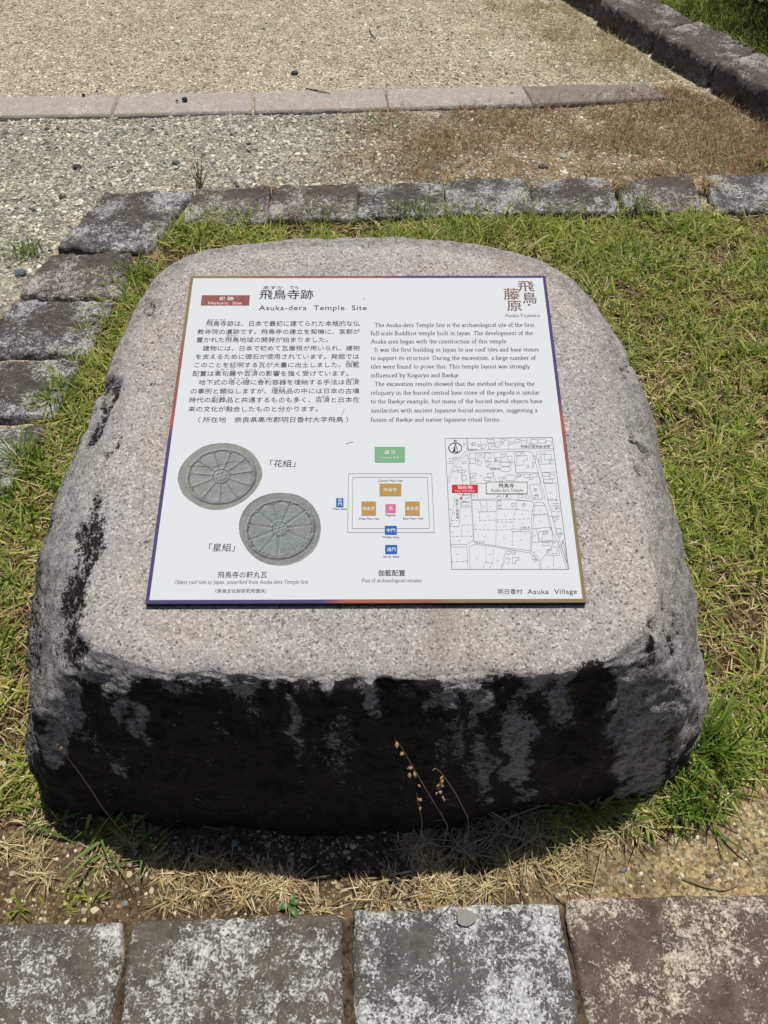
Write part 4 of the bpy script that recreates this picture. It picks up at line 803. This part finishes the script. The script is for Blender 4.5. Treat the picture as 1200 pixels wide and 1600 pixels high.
for lb, px, py, n, L, Wd, cols, el_, sp in (
    ('tall bright green grass tuft leaning on the right side of the boulder', 1092, 1175, 170, .135, .0046, FRESH, (.5, 1.45), .03),
    ('green grass tuft at the right front corner of the boulder', 1072, 1258, 130, .09, .0044, FRESH, (.3, 1.4), .03),
    ('leafy green tuft in shadow at the right end of the front face', 918, 1268, 46, .15, .0042, [lin(124, 146, 60), lin(150, 158, 88)], (.5, 1.4), .012),
    ('small shaded grass tuft between the leafy tuft and the corner', 985, 1272, 40, .065, .0038, [lin(110, 134, 52), lin(140, 150, 80)], (.4, 1.4), .016),
    ('shaded broad bladed grass at the left end of the front face', 190, 1278, 60, .12, .0056, [lin(112, 138, 66), lin(140, 156, 88)], (.15, 1.1), .05),
    ('short shaded grass at the boulder\'s left front corner', 75, 1268, 60, .05, .0034, [lin(100, 124, 60), lin(130, 140, 80)], (.3, 1.3), .03),
    ('few green blades in shadow below the middle of the front face', 300, 1282, 26, .075, .0040, [lin(96, 124, 58), lin(120, 140, 76)], (.2, 1.2), .03),
    ('yellowish grass tuft on the soil just above the left paving joint', 122, 1408, 34, .035, .0038, [lin(150, 160, 70), lin(176, 176, 100)], (.3, 1.2), .02),
    ('tiny yellow green tuft in the bottom left corner soil', 32, 1420, 14, .035, .0042, [lin(160, 164, 80), lin(140, 156, 64)], (.4, 1.3), .006),
    ('grass tuft in the gravel left of the brownish kerb stone', 42, 398, 90, .075, .0032, FRESH, (.5, 1.5), .04),
    ('green tuft on the lawn next to the inner edge of the corner kerb stone', 218, 432, 80, .10, .0038, FRESH, (.5, 1.4), .025),
    ('bright spiky tuft beside the chipped kerb stone left of the boulder', 92, 628, 90, .085, .0040, FRESH, (.2, 1.2), .03),
    ('large spiky green tuft over the nearest kerb stone on the left', 42, 728, 90, .095, .0042, FRESH, (.4, 1.4), .025),
    ('bright green tuft at the left photo edge below the kerb stones', 12, 800, 70, .075, .0042, FRESH, (.3, 1.3), .025),
    ('tall tuft at the lawn edge in front of the left straw filled gap', 992, 335, 60, .10, .0032, FRESH, (.9, 1.5), .018),
    ('dark green tuft at the lawn edge in front of the brown kerb stones', 480, 352, 90, .075, .0032, FRESH, (.6, 1.5), .05),
    ('broad green tuft in front of the palest back row kerb stone', 640, 340, 110, .085, .0030, FRESH, (.7, 1.5), .045),
    ('fresh green tuft poking out beside the boulder\'s left shoulder', 150, 690, 60, .07, .0038, FRESH, (.2, 1.2), .025)):
    tuft('grass_tuft', lb, 'grass tuft', px, py, n, L, Wd, cols, el_, (.1, 1.1), sp, TG)
for lb, px, py, n, sp in (('straw tuft spilling from the left one of two gaps in the back kerb', 962, 303, 150, .022), ('straw tuft spilling from the right one of two gaps in the back kerb', 1100, 302, 170, .026), ('thin wisp of straw in the dark joint near the left end of the back kerb', 424, 305, 30, .012), ('wisp of straw in the kerb joint left of the palest stone', 694, 296, 40, .016), ('wisp of straw in the kerb joint right of the palest stone', 828, 304, 40, .014)):
    tuft('straw_tuft', lb, 'straw tuft', px, py, n, .06, .0020, [lin(206, 184, 138), lin(184, 156, 108), lin(160, 134, 90)], (-.2, .9), (.2, 1.2), sp, 'straw tufts in the kerb joints', z=.03, mat='straw')
tuft('long_dry_grass', 'long thin greyish grass arching out of the shadow at the right half of the front face', 'grass clump', 780, 1280, 150, .125, .0022, [lin(168, 160, 124), lin(150, 146, 108), lin(190, 178, 136)], (.1, 1.15), (.3, 1.5), .06, mat='straw')
tuft('long_dry_grass', 'long pale grass lying at the boulder foot left of the leafy tuft', 'grass clump', 880, 1278, 100, .10, .0022, [lin(178, 168, 128), lin(150, 146, 108)], (.0, .9), (.2, 1.2), .045, mat='straw')
tuft('sprouting_weed', 'upright dark weed in the gravel behind the black diagonal kerb gap', 'weed', 313, 293, 16, .14, .0042, [lin(96, 96, 48), lin(124, 100, 54)], (1.0, 1.5), (.0, .4), .006)

# ------------------------------------------------------------------ stems, sprouts, twigs
def tube(pts, r, name, mat, parent=None, loc=None):
    p = np.array(pts, float); m = len(p); k = 6; r = np.full(m, r) if np.isscalar(r) else np.array(r)
    t = np.gradient(p, axis=0); t /= np.linalg.norm(t, axis=1, keepdims=True); ref = np.array([.3, .9, .31]); a = np.cross(t, ref); a /= np.linalg.norm(a, axis=1, keepdims=True); b = np.cross(t, a)
    an = np.linspace(0, 2 * math.pi, k, endpoint=False)
    V = p[:, None] + r[:, None, None] * (a[:, None] * np.cos(an)[None, :, None] + b[:, None] * np.sin(an)[None, :, None])
    i = np.arange(m * k).reshape(m, k); j = np.roll(i, -1, 1)
    f = np.stack([i[:-1], j[:-1], j[1:], i[1:]], -1).reshape(-1, 4)
    return mesh_np(name, V.reshape(-1, 3), [f, i[:1], i[-1:, ::-1]], mat, parent=parent, smooth=True, loc=loc)
def fill(pts, n=12):
    p = np.array(pts, float); s = np.linspace(0, len(p) - 1, n); return np.stack([np.interp(s, np.arange(len(p)), p[:, k]) for k in range(3)], -1)
def pods(P, size, name, mat, parent):
    Vs, Fs = [], []
    for q in P:
        m = 8; an = np.linspace(0, 2 * math.pi, m, endpoint=False); rr = [.0, .6, 1, .7, .1]; ax = RNG.normal(0, 1, 3); ax /= np.linalg.norm(ax); u = np.cross(ax, [.2, .5, .8]); u /= np.linalg.norm(u); v_ = np.cross(ax, u); s = size * RNG.uniform(.6, 1.3); b0 = sum(len(x) for x in Vs)
        Vs.append(np.array([q + s * (ax * (k - 2) * .55 + (u * math.cos(t) + v_ * math.sin(t)) * rr[k] * (.5 + .2 * RNG.random())) for k in range(5) for t in an]))
        Fs += [[b0 + k * m + i, b0 + k * m + (i + 1) % m, b0 + (k + 1) * m + (i + 1) % m, b0 + (k + 1) * m + i] for k in range(4) for i in range(m)]
    return mesh_np(name, np.concatenate(Vs), [np.array(Fs)], mat, parent=parent, smooth=True)
def onstem(px, py, y): # a point at depth y on the line of sight of the survey
    d = ray(px, py); return np.array([0, 0, CH]) + d * (y / d[1])
def dry_stem(label, path, podpx, depth0, depth1, base_px):
    b = G(*base_px, 0); root = thing('seed_stem', label, 'dry plant', tuple(b)); n = len(path)
    P = [onstem(x, y, depth0 + (depth1 - depth0) * (k / (n - 1)) ** .6) for k, (x, y) in enumerate(path)]
    P = [np.array([P[0][0], depth0 + .004, -.004])] + P
    o = tube(fill(np.array(P) - b, 16), np.linspace(.0009, .0005, 16), 'stem', M['stem'], root)
    for x, y in podpx: pods([onstem(x, y, depth1 * .5 + depth0 * .5) - b], .0042, 'seed_pod', M['seed'], root)
dry_stem('tall leaning dry stem with small seed pods against the black front face', [(700, 1288), (672, 1245), (655, 1215), (640, 1190), (630, 1172), (622, 1160), (618, 1156)], [(655, 1228), (648, 1210), (641, 1200), (640, 1212), (620, 1164), (628, 1178)], .462, .435, (700, 1318))
dry_stem('short dry stem with a drooping bunch of crumpled brown pods', [(735, 1285), (712, 1240), (695, 1215), (688, 1206), (680, 1200), (676, 1204)], [(690, 1215), (688, 1228), (685, 1232), (692, 1246), (694, 1250), (682, 1240), (688, 1238), (690, 1222)], .462, .435, (735, 1318))
dry_stem('tiny dry stalk with a few beads between the two seed stems', [(660, 1285), (655, 1262), (652, 1250), (651, 1240)], [(654, 1249), (656, 1262), (657, 1250)], .462, .44, (660, 1318))
dry_stem('long pale grass stalk with a feathery ear at the left of the front face', [(160, 1262), (140, 1230), (118, 1200), (100, 1176), (86, 1159)], [(95, 1170), (100, 1177), (90, 1164)], .475, .44, (165, 1308))
def sprout(label, px, py, leaves, cols):
    b = G(px, py, 0); b[2] = zfield(b[0], b[1]); root = thing('broadleaf_sprout', label, 'plant', tuple(b))
    tube(fill([(0, 0, -.003), (.002, 0, .012), (.0, .004, .024)], 6), .0009, 'stem', M['stem'], root)
    for (ang, L, z_) in leaves:
        a = math.radians(ang); t = np.linspace(0, 1, 9); wv = np.sin(np.pi * t ** .8) * L * .24; e = .35
        cx_ = t * L * math.cos(a); cy_ = t * L * math.sin(a); cz = z_ + t * L * .5 - t * t * L * .5
        sx, sy = -math.sin(a), math.cos(a); V = []
        for k in range(9): V += [(cx_[k] - sx * wv[k], cy_[k] - sy * wv[k], cz[k] + wv[k] * .3), (cx_[k], cy_[k], cz[k]), (cx_[k] + sx * wv[k], cy_[k] + sy * wv[k], cz[k] + wv[k] * .3)]
        f = [[3 * k + j, 3 * k + j + 1, 3 * k + j + 4, 3 * k + j + 3] for k in range(8) for j in (0, 1)]
        mesh_np('leaf', V, [np.array(f)], M['leaf'], parent=root, col=np.tile(cols[0] * RNG.uniform(.8, 1.2), (27, 1)), smooth=True)
sprout('small bright broadleaf sprout at the edge of the paving', 455, 1416, [(200, .022, .012), (70, .020, .016), (-60, .026, .012), (10, .018, .02)], [lin(84, 124, 60)])
sprout('dark broadleaf sprout in the shadow under the front face', 432, 1292, [(170, .036, .015), (-20, .032, .018), (120, .024, .02)], [lin(60, 96, 50)])
sprout('low broadleaf sprout in the dry weeds at the foot of the wall', 1196, 262, [(150, .05, .02), (60, .05, .03), (240, .04, .02)], [lin(120, 130, 60)])
def twig(label, pts, r=.0022, z0=.004):
    P = np.array([[*G(x, y, z0)[:2], 0] for x, y in pts]); P[:, 2] = zfield(P[:, 0], P[:, 1]) + z0 + RNG.uniform(0, .003, len(P))
    o = tube(fill(P, 14), np.linspace(r, r * .6, 14), 'twig', M['twig'] if z0 < .02 else M['twig'], loc=tuple(P[0])); tag(o, label, 'twig', 'twigs on the ground')
    if r < .002: o.data.materials[0] = M['stem']
twig('thin dark twig lying across the far edge of the pale edging slab', [(478, 137), (495, 142), (515, 146)], .003, .022)
twig('small curled twig on the open gravel near the top of the photo', [(577, 46), (580, 54), (587, 60)], .003)
twig('pale curved stalk lying on the sandy soil at the lower right', [(1068, 1372), (1100, 1385), (1130, 1392), (1150, 1385), (1162, 1372)], .0016)

# ------------------------------------------------------------------ gravel
OCT = np.array([(1, 0, 0), (-1, 0, 0), (0, 1, 0), (0, -1, 0), (0, 0, 1), (0, 0, -1), (.62, .62, .5), (-.62, .6, .5), (.6, -.62, .5), (-.6, -.62, .5)], float)
OF = np.array([[4, 6, 7], [4, 7, 9], [4, 9, 8], [4, 8, 6], [6, 0, 2], [7, 2, 1], [9, 1, 3], [8, 3, 0], [6, 2, 7], [7, 1, 9], [9, 3, 8], [8, 0, 6], [0, 5, 2], [2, 5, 1], [1, 5, 3], [3, 5, 0]])
def stones_np(P, size, col, name, label):
    n = len(P); sc = size[:, None, None] * RNG.uniform(.55, 1.25, (n, 1, 3)) * np.array([1, 1, .62]); jit = 1 + RNG.uniform(-.25, .25, (n, 10, 1))
    V = OCT[None] * jit * sc; a = RNG.uniform(0, 2 * math.pi, n); ca, sa = np.cos(a)[:, None], np.sin(a)[:, None]
    t = RNG.normal(0, .35, n)[:, None]; x, y, z = V[..., 0], V[..., 1], V[..., 2]; y, z = y * np.cos(t) - z * np.sin(t), y * np.sin(t) + z * np.cos(t)
    V = np.stack([x * ca - y * sa, x * sa + y * ca, z], -1) + P[:, None]
    f = (np.arange(n) * 10)[:, None, None] + OF[None]
    o = mesh_np(name, V.reshape(-1, 3), [f.reshape(-1, 3)], M['pebble'], col=np.clip(np.repeat(col, 10, 0), 0, 1)); tag(o, label, 'gravel', kind='stuff')
SAND = [lin(212, 203, 178), lin(224, 216, 194), lin(192, 182, 158), lin(150, 141, 122), lin(236, 229, 210), lin(202, 190, 162)]
GREYS = [lin(174, 172, 158), lin(202, 198, 180), lin(146, 147, 136), lin(220, 215, 198), lin(118, 120, 112), lin(188, 184, 164)]
n = 85000; q = np.stack([RNG.uniform(-2.3, 1.7, n), 3.55 + 1.6 * RNG.random(n) ** 1.15], -1); q = q[wall_side(q[:, 0], q[:, 1]) < .0]; P = np.concatenate([q, zfield(q[:, 0], q[:, 1])[:, None]], 1)
stones_np(P, np.clip(RNG.gamma(4, .00085, len(P)), .0012, .009), np.where(RNG.random((len(P), 1)) < .03, lin(92, 84, 72)[None], pick(SAND, len(P), .36)) * (.78 + .44 * fbm(P[:, 0] * 2.5, P[:, 1] * 2.5, s=88, o=4))[:, None], 'fine_gravel', 'fine tan gravel of the open yard beyond the edging strip')
GREY_WIDE = px_poly([(-300, 186), (0, 181), (900, 163), (900, 285), (305, 295), (165, 300), (82, 393), (20, 468), (-60, 556), (-500, 700), (-700, 400)])
P = scatter(GREY_WIDE, 64000, lambda x, y: 1 - .93 * sst(-.55, .35, x + (fbm(x * 5, y * 5, s=85, o=3) - .5) * .9), False); stones_np(P, np.clip(RNG.gamma(2.6, .0015, len(P)), .0013, .014), pick(GREYS + GREYS + SAND[:2], len(P), .38), 'coarse_gravel', 'coarse grey gravel between the edging strip and the kerb stones')
P = scatter(DRY, 14000, None, False); stones_np(P, np.clip(RNG.gamma(2.4, .0013, len(P)), .0012, .012), pick(SAND + GREYS[:3], len(P), .3), 'weedy_gravel', 'gravel showing between the dry brown weeds')
FORE = px_poly([(-100, 1300), (40, 1240), (300, 1300), (1000, 1290), (1160, 1180), (1330, 1190), (1330, 1404), (880, 1408), (550, 1428), (-150, 1452)])
P = scatter(FORE, 9000, lambda x, y: np.clip(.2 + 1.8 * (fbm(x * 9, y * 9, s=99) - .3), .05, 1), False); P[:, 2] -= .0005
stones_np(P, np.clip(RNG.gamma(2.2, .0009, len(P)), .0008, .0065), pick([lin(190, 172, 136), lin(150, 128, 94), lin(212, 200, 172), lin(120, 104, 82), lin(170, 160, 146), lin(100, 84, 62)], len(P), .3), 'soil_grit', 'grit and small stones on the bare soil in front of the boulder')
P = scatter(lawn_clip, 3500, None, False); stones_np(P, np.clip(RNG.gamma(2.2, .0012, len(P)), .001, .007), pick([lin(170, 156, 126), lin(120, 104, 82), lin(190, 180, 156)], len(P), .3), 'lawn_grit', 'grit between the blades of the patchy lawn')
# single larger stones
def rock(label, px, py, size, col, z=0.0, flat=.6):
    b = G(px, py, z); b[2] = zfield(b[0], b[1]) + (z if z else 0)
    bm_v, k1, k2 = [], 12, 8
    for i in range(k2 + 1):
        for j in range(k1):
            t, p = math.pi * i / k2, 2 * math.pi * j / k1; bm_v.append((math.sin(t) * math.cos(p), math.sin(t) * math.sin(p), math.cos(t)))
    v = np.array(bm_v); off = RNG.random(3) * 40; v *= (.62 + .8 * fbm(v[:, 0] * 1.3 + off[0], v[:, 1] * 1.3 + off[1], v[:, 2] * 1.3 + off[2], s=7, o=3))[:, None]
    v = v * np.array([1, .8, flat]) * size; v[:, 2] += size * flat * .35; i = np.arange((k2 + 1) * k1).reshape(k2 + 1, k1); j = np.roll(i, -1, 1)
    o = mesh_np('pebble', v, [np.stack([i[:-1], i[1:], j[1:], j[:-1]], -1).reshape(-1, 4)], M['pebble'], col=np.tile(np.array(col), (len(v), 1)) * (.8 + .4 * RNG.random((len(v), 1)))); o.location = b
    tag(o, label, 'pebble', 'single stones lying about')
for lb, x, y, s, c_, z in (
    ('dark bluish pebble on the open tan gravel just beyond the edging strip', 461, 117, .022, lin(66, 76, 80), 0), ('dark flat pebble lying on the pale edging slab', 289, 157, .017, lin(56, 62, 62), .022), ('tiny dark pebble beside the flat one on the edging slab', 277, 159, .008, lin(56, 56, 54), .022), ('small dark pebble at the far edge of the left edging slab', 131, 150, .010, lin(52, 48, 46), .020),
    ('dark rough stone in the coarse grey gravel, left of the corner kerb stone', 121, 263, .022, lin(74, 74, 70), 0), ('dark stone in the coarse gravel right below the left edging joint', 74, 203, .016, lin(70, 70, 64), 0), ('brown stone in the gravel above the brownish kerb stone', 98, 309, .020, lin(84, 76, 66), 0), ('greyish green stone in the gravel below the second edging slab', 275, 256, .020, lin(112, 120, 112), 0),
    ('flat pale stone among the dry weeds behind the palest kerb stone', 880, 247, .018, lin(176, 180, 172), 0), ('rounded grey stone behind the kerb among dry weeds', 848, 263, .024, lin(120, 116, 108), 0), ('little dark pebble on the edging slab with grass along it', 800, 144, .010, lin(54, 50, 50), .022), ('bluish stone lying in the grass by the left edge, next to kerb and gravel', 33, 428, .028, lin(110, 118, 122), 0),
    ('blue grey pebble in the boulder\'s shadow below its middle', 367, 1318, .011, lin(120, 134, 146), 0), ('grey pebble in the boulder\'s shadow near its left end', 170, 1338, .010, lin(140, 140, 136), 0), ('dark slate coloured stone in the bare lawn patch at the right', 1113, 885, .017, lin(84, 92, 90), 0), ('cream and grey stone in the bare lawn patch near the right edge', 1176, 915, .014, lin(196, 188, 164), 0), ('white chip of stone at the left photo edge beside the boulder foot', 4, 1192, .013, lin(196, 196, 190), 0), ('grey stone half sunk in soil above the second paving stone', 195, 1412, .010, lin(134, 132, 126), 0),
    ('orange pebble beside a grey one on the left soil', 186, 1416, .006, lin(190, 140, 92), 0), ('white pebble on the sandy soil near the lower right', 1148, 1352, .007, lin(220, 216, 206), 0), ('small grey stone on the soil right of the straw', 975, 1358, .008, lin(122, 124, 126), 0)):
    rock(lb, x, y, s * .75, c_, z)
lf = np.array([(.017 * math.cos(t) * (1 + .15 * math.cos(3 * t)), .013 * math.sin(t), .0015 + .0025 * math.cos(2 * t)) for t in np.linspace(0, 2 * math.pi, 16, endpoint=False)] + [(0, 0, .001)])
tag(mesh_np('fallen_leaf', lf, [np.array([[16, i, (i + 1) % 16] for i in range(16)])], M['pebble'], col=np.tile(lin(150, 148, 142), (17, 1)), smooth=True), 'grey fallen leaf flat on the palest paving stone by its far edge', 'leaf').location = tuple(G(728, 1434, .016) + np.array([0, 0, .0005]))

# ------------------------------------------------------------------ shrub behind the wall
def shrub():
    b = np.array([2.10, 4.22, .08]); root = thing('leafy_shrub', 'dark green leafy shrub on the grass in the upper right corner', 'shrub', tuple(b))
    pts = []
    for k in range(9):
        a = RNG.uniform(0, 2 * math.pi); top = np.array([math.cos(a) * RNG.uniform(.15, .5), math.sin(a) * RNG.uniform(.15, .45), RNG.uniform(.4, .85)])
        tube(fill([(math.cos(a) * .03, math.sin(a) * .03, -.03), top * [.4, .4, .5], top], 8), np.linspace(.012, .004, 8), 'branch', M['twig'], root); pts += [top * t for t in np.linspace(.25, 1, 10)]
    n = 9000; d = RNG.normal(0, 1, (n, 3)); d /= np.linalg.norm(d, axis=1, keepdims=True); lump = .75 + .5 * fbm(d[:, 0] * 2 + 5, d[:, 1] * 2, d[:, 2] * 2, s=12, o=3)
    c = d * (RNG.random((n, 1)) ** .4) * np.array([.62, .58, .52]) * lump[:, None] + [0, 0, .45]; c = c[(c[:, 2] > .01) & (wall_side(c[:, 0] + b[0], c[:, 1] + b[1]) > .34)]; n = len(c)
    u = RNG.normal(0, 1, (n, 3)); u[:, 2] *= .5; u /= np.linalg.norm(u, axis=1, keepdims=True); w_ = np.cross(u, RNG.normal(0, .5, (n, 3)) + [0, 0, 1]); w_ /= np.linalg.norm(w_, axis=1, keepdims=True); L = RNG.uniform(.02, .045, n)[:, None]
    V = np.stack([c, c + u * L * .5 + w_ * L * .26, c + u * L, c + u * L * .5 - w_ * L * .26], 1)
    f = (np.arange(n) * 4)[:, None] + np.arange(4)[None]
    mesh_np('foliage', V.reshape(-1, 3), [f], M['leaf'], parent=root, col=np.repeat(pick([lin(48, 74, 34), lin(62, 90, 40), lin(38, 60, 30), lin(84, 112, 52)], n), 4, 0))
shrub()
